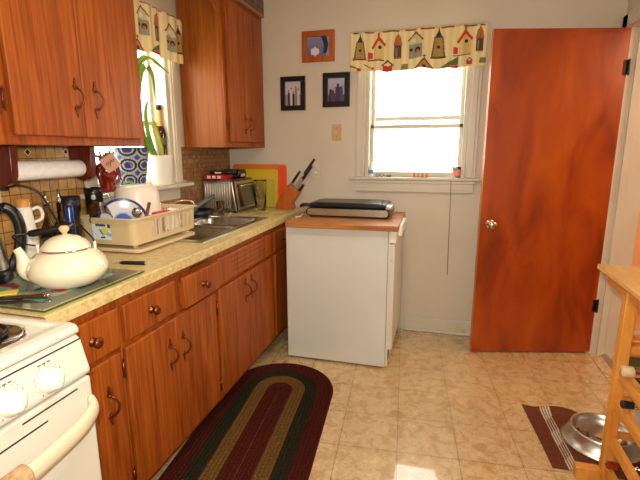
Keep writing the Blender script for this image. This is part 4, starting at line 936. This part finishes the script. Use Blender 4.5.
# floor grid of the rack
for i in range(12): y=YA+.03+i*.037; box(bm,(X0+.012,y,zr0),(X1-.012,y+.012,zr0+.004))
for x in (X0+.03,(X0+X1)/2,X1-.04): box(bm,(x,YA+.015,zr0-.001),(x+.012,YB-.015,zr0+.003))
for x in (X0+.02,X1-.035):
    for y in (YA+.03,YB-.06): box(bm,(x,y,.9265),(x+.014,y+.014,zr0))
part('basket',bm,m_rackp,t)
def labcol(u,v):
    if v>.86 and .2<u<.75: return (40,90,90)
    if (u-.7)**2+((v-.6)*.8)**2<.03: return (230,206,70)
    if abs(v-.45+.5*(u-.7))<.12 and u>.45: return (110,180,200)
    if .42<u<.66 and .08<v<.2: return (40,60,110)
    if u>.85 and v>.75: return (30,60,60)
    if (int(u*14)+int(v*11))%5==0: return (190,214,226)
    return (226,232,230)
painted('paper_label',lambda u,v:(.165+.095*u,YA-.0062+.0045*(1-(v*.07+.02)/.11)*1.5,.963+.07*v),labcol,40,34,m_label,parent=t,label='pale blue and white product label')
zf=zr0+.0045
# dishes in rack
def disc_thing(name,label,cat,c,nrm,prof,mats,mi_prof=None):
    pass
n_=Vector((.62,-.70,.35)).normalized(); c=Vector((.262,-1.567,1.035))
t=thing('plate','blue-centred white plate with dark blue rim leaning in the dish rack','plate',(c.x,c.y,zf))
def plcol(u,v):
    r=v
    if r<.34: return (64,96,176)
    if r<.40: return (140,170,216)
    if r<.90: return (206,204,208)
    return (38,44,110)
Xn=n_.orthogonal().normalized(); Yn=n_.cross(Xn)
def plpos(u,v):
    r=.0001+.104*v; h=.0 if v<.5 else .012*((v-.5)/.5)**1.4
    p=c+Xn*r*cos(2*PI*u)+Yn*r*sin(2*PI*u)+n_*h; return p
o=painted('face',plpos,plcol,64,30,m_potpaint,parent=t,closed_u=True,thick=.003)
# brown steel pan end
c=Vector((.175,-1.605,zf)); t=thing('saucepan','small steel saucepan tipped on its side at the stove end of the dish rack','pan',c); ax=Vector((.45,-.4,-.55)).normalized()
m_brsteel=M('stained_steel',(128,104,84),.2,.9)
bm=NB(); lathe(bm,[(0,-.035),(.038,-.033),(.044,-.026),(.045,.035),(.048,.037),(.043,.037),(.042,-.02),(0,-.028)],c+Vector((0,0,.128)),32,axis=ax); part('body',bm,m_brsteel,t)
bm=NB(); q=c+Vector((-.03,.03,.12)); tube(bm,[q,q+Vector((-.005,.02,.0)),q+Vector((-.01,.045,-.045)),q+Vector((-.01,.06,-.115))],.006,8); part('handle',bm,m_brsteel,t)
# white tub upside down
c=Vector((.215,-1.40,zf)); bm=NB(); lathe(bm,[(.112,.0),(.118,.0),(.118,.01),(.113,.012),(.108,.10),(.100,.20),(.092,.224),(.08,.236),(.05,.240),(0,.241)],c,48); single('mixing_tub',bm,M('milky_plastic',(232,220,204),.35,sss=.0),'big white plastic tub turned upside down in the dish rack','tub',c)
bm=NB(); box(bm,(.318,-1.44,1.035),(.345,-1.33,1.060),.004); box(bm,(.33,-1.44,zf),(.338,-1.425,1.035)); single('red_container',bm,m_red,'red plastic container edge showing just below the white tub','container')
t=thing('ladle','steel ladle with its round bowl up against the blue plate','ladle',(.325,-1.55,zf)); bm=NB(); c=Vector((.335,-1.560,1.078)); lathe(bm,[(0,.014),(.012,.012),(.021,.004),(.024,-.006),(.0225,-.006),(.019,.002),(0,.010)],c,24,axis=(.7,-.6,.2)); part('scoop',bm,m_chrome,t); bm=NB(); tube(bm,[c+Vector((-.0,.004,-.02)),c+Vector((-.01,.008,-.122))],.003,6); part('handle',bm,m_chrome,t)
bm=NB(); tube(bm,[(.352,-1.555,zf+.001),(.345,-1.51,1.06),(.338,-1.475,1.11)],[.004,.0075,.008],8); single('spatula',bm,M('brown_handle',(112,66,40),.4),'brown handled utensil sticking up from the middle of the dish rack','utensil')
def mug(x,y,label,m,stripe=False):
    c=Vector((x,y,zf)); t=thing('mug',label,'mug',c); bm=NB(); lathe(bm,[(.036,0),(.039,.0),(.040,.004),(.039,.085),(.034,.108),(0,.112)],c,30); part('body',bm,m,t)
    if stripe:
        bm=NB()
        for k in range(5):
            a=-1.2+k*.42; tube(bm,[c+Vector((.0398*cos(a),.0398*sin(a),.05)),c+Vector((.0400*cos(a+.15),.0400*sin(a+.15),.082))],.0012,5)
        part('stripes',bm,m_dark,t)
    bm=NB(); d=Vector((-.7,.7,0)); tube(bm,spline([c+d*.038+U*.08,c+d*.062+U*.075,c+d*.062+U*.04,c+d*.038+U*.03],5),.005,8); part('handle',bm,m,t)
mug(.318,-1.272,'white mug with thin dark stripes upside down near the sink end of the rack',m_whitep,True)
mug(.11,-1.235,'plain cream mug upside down against the wall side of the dish rack',m_enamel)
for k,y in enumerate((-1.325,)):
    bm=NB(); lathe(bm,[(0,0),(.03,0),(.034,.002),(.049,.006),(.049,.008),(.03,.003),(0,.0025)],(.345,-1.325,zf+.05),32,axis=(.95,-.2,.1)); single('small_plate',bm,m_whitep,'small white plate standing on edge behind the rack slots','plate')
bm=NB(); obox(bm,(.325,-1.262+.11,zf+.03),((1,0,0),(0,1,0),(0,0,1)),(.001,.001,.001)); bm.free()
# dark pan with grey handle behind the rack
t=thing('frying_pan','dark pan with a thick grey handle lying behind the sink by the toaster oven','pan',(.105,-.70,zc))
bm=NB(); lathe(bm,[(0,0),(.075,0),(.082,.006),(.092,.045),(.088,.045),(.078,.009),(0,.006)],(.105,-.66,zc+.0045),36)
part('body',bm,m_navy,t)
bm=NB(); tube(bm,spline([(.175,-.72,zc+.046),(.17,-.745,zc+.065),(.145,-.77,zc+.10),(.10,-.80,zc+.115)],6)[::1],[.012]*6+[.014]*12+[.011],10); 
bm.free(); bm=NB(); tube(bm,[(.118,-.745,zc+.04),(.128,-.73,zc+.075),(.155,-.68,zc+.105),(.185,-.60,zc+.135)],[.008,.013,.0145,.013],12); part('handle',bm,M('grey_rubber',(96,104,106),.5),t)
c=Vector((.205,-.555,zc)); bm=NB(); lathe(bm,[(0,.003),(.023,.003),(.025,0),(.028,.095),(.0262,.095),(.023,.006),(0,.006)],c,26); single('small_glass',bm,m_clear,'small clear glass between the grey-handled pan and the toaster oven','glass',c)
# --- toaster oven
t=thing('toaster_oven','steel countertop toaster oven with ribbed side in the corner of the worktop','toaster oven',(.16,-.27,zc))
tx0,tx1,ty0,ty1,tz0,tz1=.022,.275,-.455,-.085,zc+.016,zc+.222
bm=NB(); prism(bm,[(tx0,tz0),(tx1,tz0),(tx1-.03,tz1),(tx0,tz1)],1,ty0,ty1,0,.006); part('body',bm,m_steelb,t)
bm=NB()
for k in range(11): x=tx0+.012+k*.0185; box(bm,(x,ty0-.005,tz0+.016),(x+.009,ty0+.001,tz1-.016),.002)
part('side_ribs',bm,m_steelb,t)
# sloped front: plane from (tx1,tz0) to (tx1-.03,tz1)
fn=Vector((.206,0,.03)).normalized(); fu=Vector((-.03,0,.206)).normalized(); fc=Vector(((tx1+tx1-.03)/2,(ty0+ty1)/2,(tz0+tz1)/2))
bm=NB(); obox(bm,fc+fn*.006-Vector((0,.035,0))*0,(fn,(0,1,0),fu),(.006,.155,.085),.004); dr=part('glass_door',bm,M('dark_oven_glass',(40,40,28),.08,coat=.6),t)
bm=NB(); 
for s in (-1,1): obox(bm,fc+fn*.013+Vector((0,.16*s,0)),(fn,(0,1,0),fu),(.002,.012,.095),.002)
obox(bm,fc+fn*.0135+fu*.088,(fn,(0,1,0),fu),(.002,.17,.009),.002); obox(bm,fc+fn*.0135-fu*.09,(fn,(0,1,0),fu),(.002,.17,.008),.002); part('door_frame',bm,m_steelb,dr)
bm=NB(); q=fc+fn*.035+fu*.066; tube(bm,[q-Vector((0,.12,0))-fn*.022,q-Vector((0,.12,0)),q+Vector((0,.12,0)),q+Vector((0,.12,0))-fn*.022],.006,10); part('handle',bm,m_chrome,dr)
for x in (tx0+.03,tx1-.03):
    for y in (ty0+.03,ty1-.03): bm=NB(); lathe(bm,[(0,0),(.012,0),(.013,.016),(0,.0165)],(x,y,zc),12); part('foot',bm,m_black,t)
bm=NB(); box(bm,(tx0+.004,ty0+.004,tz1+.001),(tx1-.02,ty1-.06,tz1+.011),.003); single('baking_tray',bm,m_brsteel,'flat dark tray lying on top of the toaster oven','tray')
zt=tz1+.0115
bm=NB(); box(bm,(.035,-.44,zt),(.17,-.30,zt+.032),.004,0); 
for k in range(3): box(bm,(.05+.04*k,-.4405,zt+.006),(.075+.04*k,-.4398,zt+.024),0,1)
single('snack_box',bm,[m_red,m_whitep],'small red and white box on top of the toaster oven, stove side','box')
bm=NB(); box(bm,(.06,-.42,zt+.0325),(.21,-.29,zt+.058),.008); box(bm,(.10,-.4205,zt+.04),(.15,-.4195,zt+.050),0,1); single('black_packet',bm,[m_black,m_whitep],'black packet lying on the red box on the toaster oven','packet')
bm=NB(); box(bm,(.09,-.285,zt),(.225,-.165,zt+.062),.012); box(bm,(.2247,-.26,zt+.01),(.2256,-.20,zt+.03),0,1); box(bm,(.10,-.2856,zt+.006),(.17,-.2847,zt+.022),0,2); single('black_bag',bm,[m_black,M('white_print',(200,190,190),.5),m_red],'larger black bag with red print on the toaster oven, corner side','bag')
# --- cutting boards against back wall (lean)
def board(label,x0,x1,h,yb,tilt,mat,th=.006,emat=None,hole=False):
    c=Vector(((x0+x1)/2,yb,zc)); bm=NB(); P=[]
    r=.022
    for cx,cz,a0 in ((x1-r,h-r,0),(x0+r,h-r,90),(x0+r,r,180),(x1-r,r,270)):
        for k in range(6): a=math.radians(a0+18*k); P.append((cx+r*cos(a),zc+.0015+cz+r*sin(a)))
    prism(bm,P,1,yb,yb+th,0,.0015)
    o=single('cutting_board',bm,mat,label,'cutting board',(c.x,yb+th,zc)); o.rotation_euler=(math.radians(-tilt),0,0); return o
board('largest orange cutting board leaning on the back wall beside the knife block',.035,.485,.325,-.028,3,m_orange)
board('yellow cutting board leaning in front of the orange board',.135,.425,.285,-.048,3,m_yellow)
board('small lime cutting board leaning in front of the yellow board',.315,.402,.215,-.064,4,m_lime)
board('red-orange cutting board, only its right edge showing behind the knife block',.425,.492,.315,-.0375,3,m_redor,.004)
# --- glass tumbler
c=Vector((.372,-.262,zc)); bm=NB(); lathe(bm,[(0,.004),(.036,.004),(.038,0),(.040,.004),(.047,.212),(.0485,.222),(.0455,.222),(.044,.21),(.036,.02),(0,.018)],c,36); single('glass_vase',bm,m_clear,'tall clear ribbed glass standing behind the sink in front of the yellow board','glass',c)
# --- knife block
t=thing('knife_block','slanted wooden knife block at the back corner of the worktop','knife block',(.52,-.11,zc))
bm=NB(); bP=[(.452,zc+.001),(.578,zc+.001),(.568,zc+.045),(.630,zc+.125),(.547,zc+.185),(.452,zc+.04)]
prism(bm,bP,1,-.165,-.065,0,.003); part('block',bm,m_knifeblock,t)
kd=Vector((.060,0,.083)).normalized(); kn=Vector((.083,0,-.060)).normalized()
def knife(label,base,L_,w,tip=0):
    k=thing('kitchen_knife',label,'knife',base,'knives in the block'); bm=NB(); tube(bm,[base+kd*.012,base+kd*(.012+L_*.15),base+kd*(.012+L_*.8),base+kd*(.012+L_)],[w*.75,w,w*.92,w*.8],10); part('handle',bm,m_black,k)
    bm=NB(); obox(bm,base+kd*.006,(kd,kn,(0,1,0)),(.008,w*.9,.002)); part('blade',bm,m_chrome,k)
tb=Vector((.547,0,zc+.185)); te=Vector((.630,0,zc+.125))
def on(s,y): v=tb.lerp(te,s); v.y=y; return v
knife('tallest black knife handle rising from the middle of the knife block',on(.42,-.085)+kd*.105,.140,.0108)
knife('short black knife handle at the left of the knife block',on(.12,-.12)+kd*.01,.105,.010)
knife('black knife handle leaning second tallest in the knife block',on(.62,-.125)+kd*.078,.122,.011)
knife('lowest black handle on the steep side of the knife block',on(.93,-.14)+kd*-.004,.06,.012)
# blades of raised knives
# steel
bm=NB(); b0=on(.42,-.085); obox(bm,b0+kd*.056,(kd,kn,(0,1,0)),(.056,.008,.0012)); obox(bm,on(.62,-.125)+kd*.042,(kd,kn,(0,1,0)),(.042,.009,.0012))
part('blade_pair',bm,m_steelb,t)
# --- knife with black handle on the counter
t=thing('paring_knife','paring knife with black handle lying on the worktop beyond the glass board','knife',(.50,-1.86,zc)); d=Vector((.097,.018,0)).normalized(); a=Vector((.478,-1.862,zb+.009))
bm=NB(); tube(bm,[a,a+d*.01,a+d*.06,a+d*.098,a+d*.102],[.005,.0075,.008,.0085,.005],10); part('handle',bm,m_black,t)
bm=NB(); tube(bm,[a+d*.099,a+d*.105],[.0078,.005],10); part('end_cap',bm,m_steelb,t)
bm=NB(); s=d.cross(U); prism(bm,[( (a-d*.085).x,(a-d*.085).y),((a-d*.0).x+s.x*.008,(a).y+s.y*.008),(a.x-s.x*.006,a.y-s.y*.006)],2,a.z-.001,a.z+.0003); part('blade',bm,m_chrome,t)
# silver utensil + yellow packet on the glass board
t=thing('table_knife','silver table knife lying across the front left of the glass board','knife',(.45,-2.27,zb)); 
bm=NB(); tube(bm,spline([(.335,-2.325,zb+.007),(.42,-2.292,zb+.007),(.49,-2.257,zb+.007),(.533,-2.236,zb+.007)],5),[.004+.003*k/15 for k in range(16)],10); part('handle',bm,m_brsteel,t)
bm=NB(); lathe(bm,[(0,-.006),(.006,-.004),(.0065,0),(.004,.006),(0,.007)],(.535,-2.235,zb+.0072),12,axis=(.8,.4,0)); part('end_cap',bm,m_chrome,t)
bm=NB(); obox(bm,(.36,-2.255,zb+.002),((.75,.66,0),(-.66,.75,0),(0,0,1)),(.055,.022,.0015),.0006); obox(bm,(.325,-2.285,zb+.0025),((.75,.66,0),(-.66,.75,0),(0,0,1)),(.02,.0225,.0022),.0006,1); single('packet',bm,[M('yellow_card',(222,206,60),.5),m_red],'flat yellow and red packet on the glass board beside the table knife','packet')

# ================================================================= LIGHTS
def area(name,loc,rot,size,power,col=(1,1,1),sy=None):
    l=bpy.data.lights.new(name,'AREA'); l.energy=power; l.color=col; l.size=size
    if sy: l.shape='RECTANGLE'; l.size_y=sy
    o=bpy.data.objects.new(name,l); C.objects.link(o); o.location=loc; o.rotation_euler=rot; return o
t=thing('ceiling_lamp','round frosted glass ceiling lamp in the middle of the kitchen','lamp',(1.45,-2.2,2.449))
bm=NB(); lathe(bm,[(0,0),(.17,0),(.17,-.02),(.15,-.03),(0,-.03)],(1.45,-2.2,2.4495),32); part('base',bm,m_brass,t)
bm=NB(); lathe(bm,[(.155,-.031),(.15,-.06),(.11,-.09),(.05,-.105),(0,-.108)],(1.45,-2.2,2.4495),32); part('lamp_shade',bm,emit('frosted_shade_lit',(255,226,180),4.5),t)
area('kitchen_lamp_light',(1.45,-2.2,2.33),(0,0,0),.3,14,(1,.89,.72))
# camera's flash
cam_loc=Vector((1.6353,-3.2021,1.3458))
# camera (solved from the photograph)
yaw,pitch,roll=0.2701,0.203,-0.0028
fw=Vector((-sin(yaw)*cos(pitch),cos(yaw)*cos(pitch),-sin(pitch))); rt=Vector((cos(yaw),sin(yaw),0)); up=rt.cross(fw)
R1=rt*cos(roll)+up*sin(roll); U1=up*cos(roll)-rt*sin(roll)
cd=bpy.data.cameras.new('camera'); cam=bpy.data.objects.new('camera',cd); C.objects.link(cam)
cam.matrix_world=Matrix(((R1.x,U1.x,-fw.x,cam_loc.x),(R1.y,U1.y,-fw.y,cam_loc.y),(R1.z,U1.z,-fw.z,cam_loc.z),(0,0,0,1)))
cd.sensor_width=36; cd.lens=435.75/640*36; cd.clip_start=.02
bpy.context.scene.camera=cam
fl=bpy.data.lights.new('camera_flash','AREA'); fl.energy=32; fl.size=.06; fl.color=(1,.945,.83)
fo=bpy.data.objects.new('camera_flash',fl); C.objects.link(fo); fo.location=cam_loc+up*.07+rt*-.02-fw*.03; fo.rotation_euler=cam.matrix_world.to_euler()
# unseen fill light, added to brighten the hall past the doorway
l=bpy.data.lights.new('hall_fill_light','POINT'); l.energy=45; l.color=(1,.78,.52); l.shadow_soft_size=.15; o=bpy.data.objects.new('hall_fill_light',l); C.objects.link(o); o.location=(3.9,-.7,2.1)
# daylight
w=bpy.data.worlds.new('sky'); bpy.context.scene.world=w; w.use_nodes=True; bg=w.node_tree.nodes['Background']; bg.inputs[0].default_value=(1,.975,.90,1); bg.inputs[1].default_value=8.0
s=bpy.context.scene; s.view_settings.view_transform='Standard'; s.view_settings.look='None'; s.view_settings.exposure=0; s.view_settings.gamma=1; s.view_settings.use_curve_mapping=False
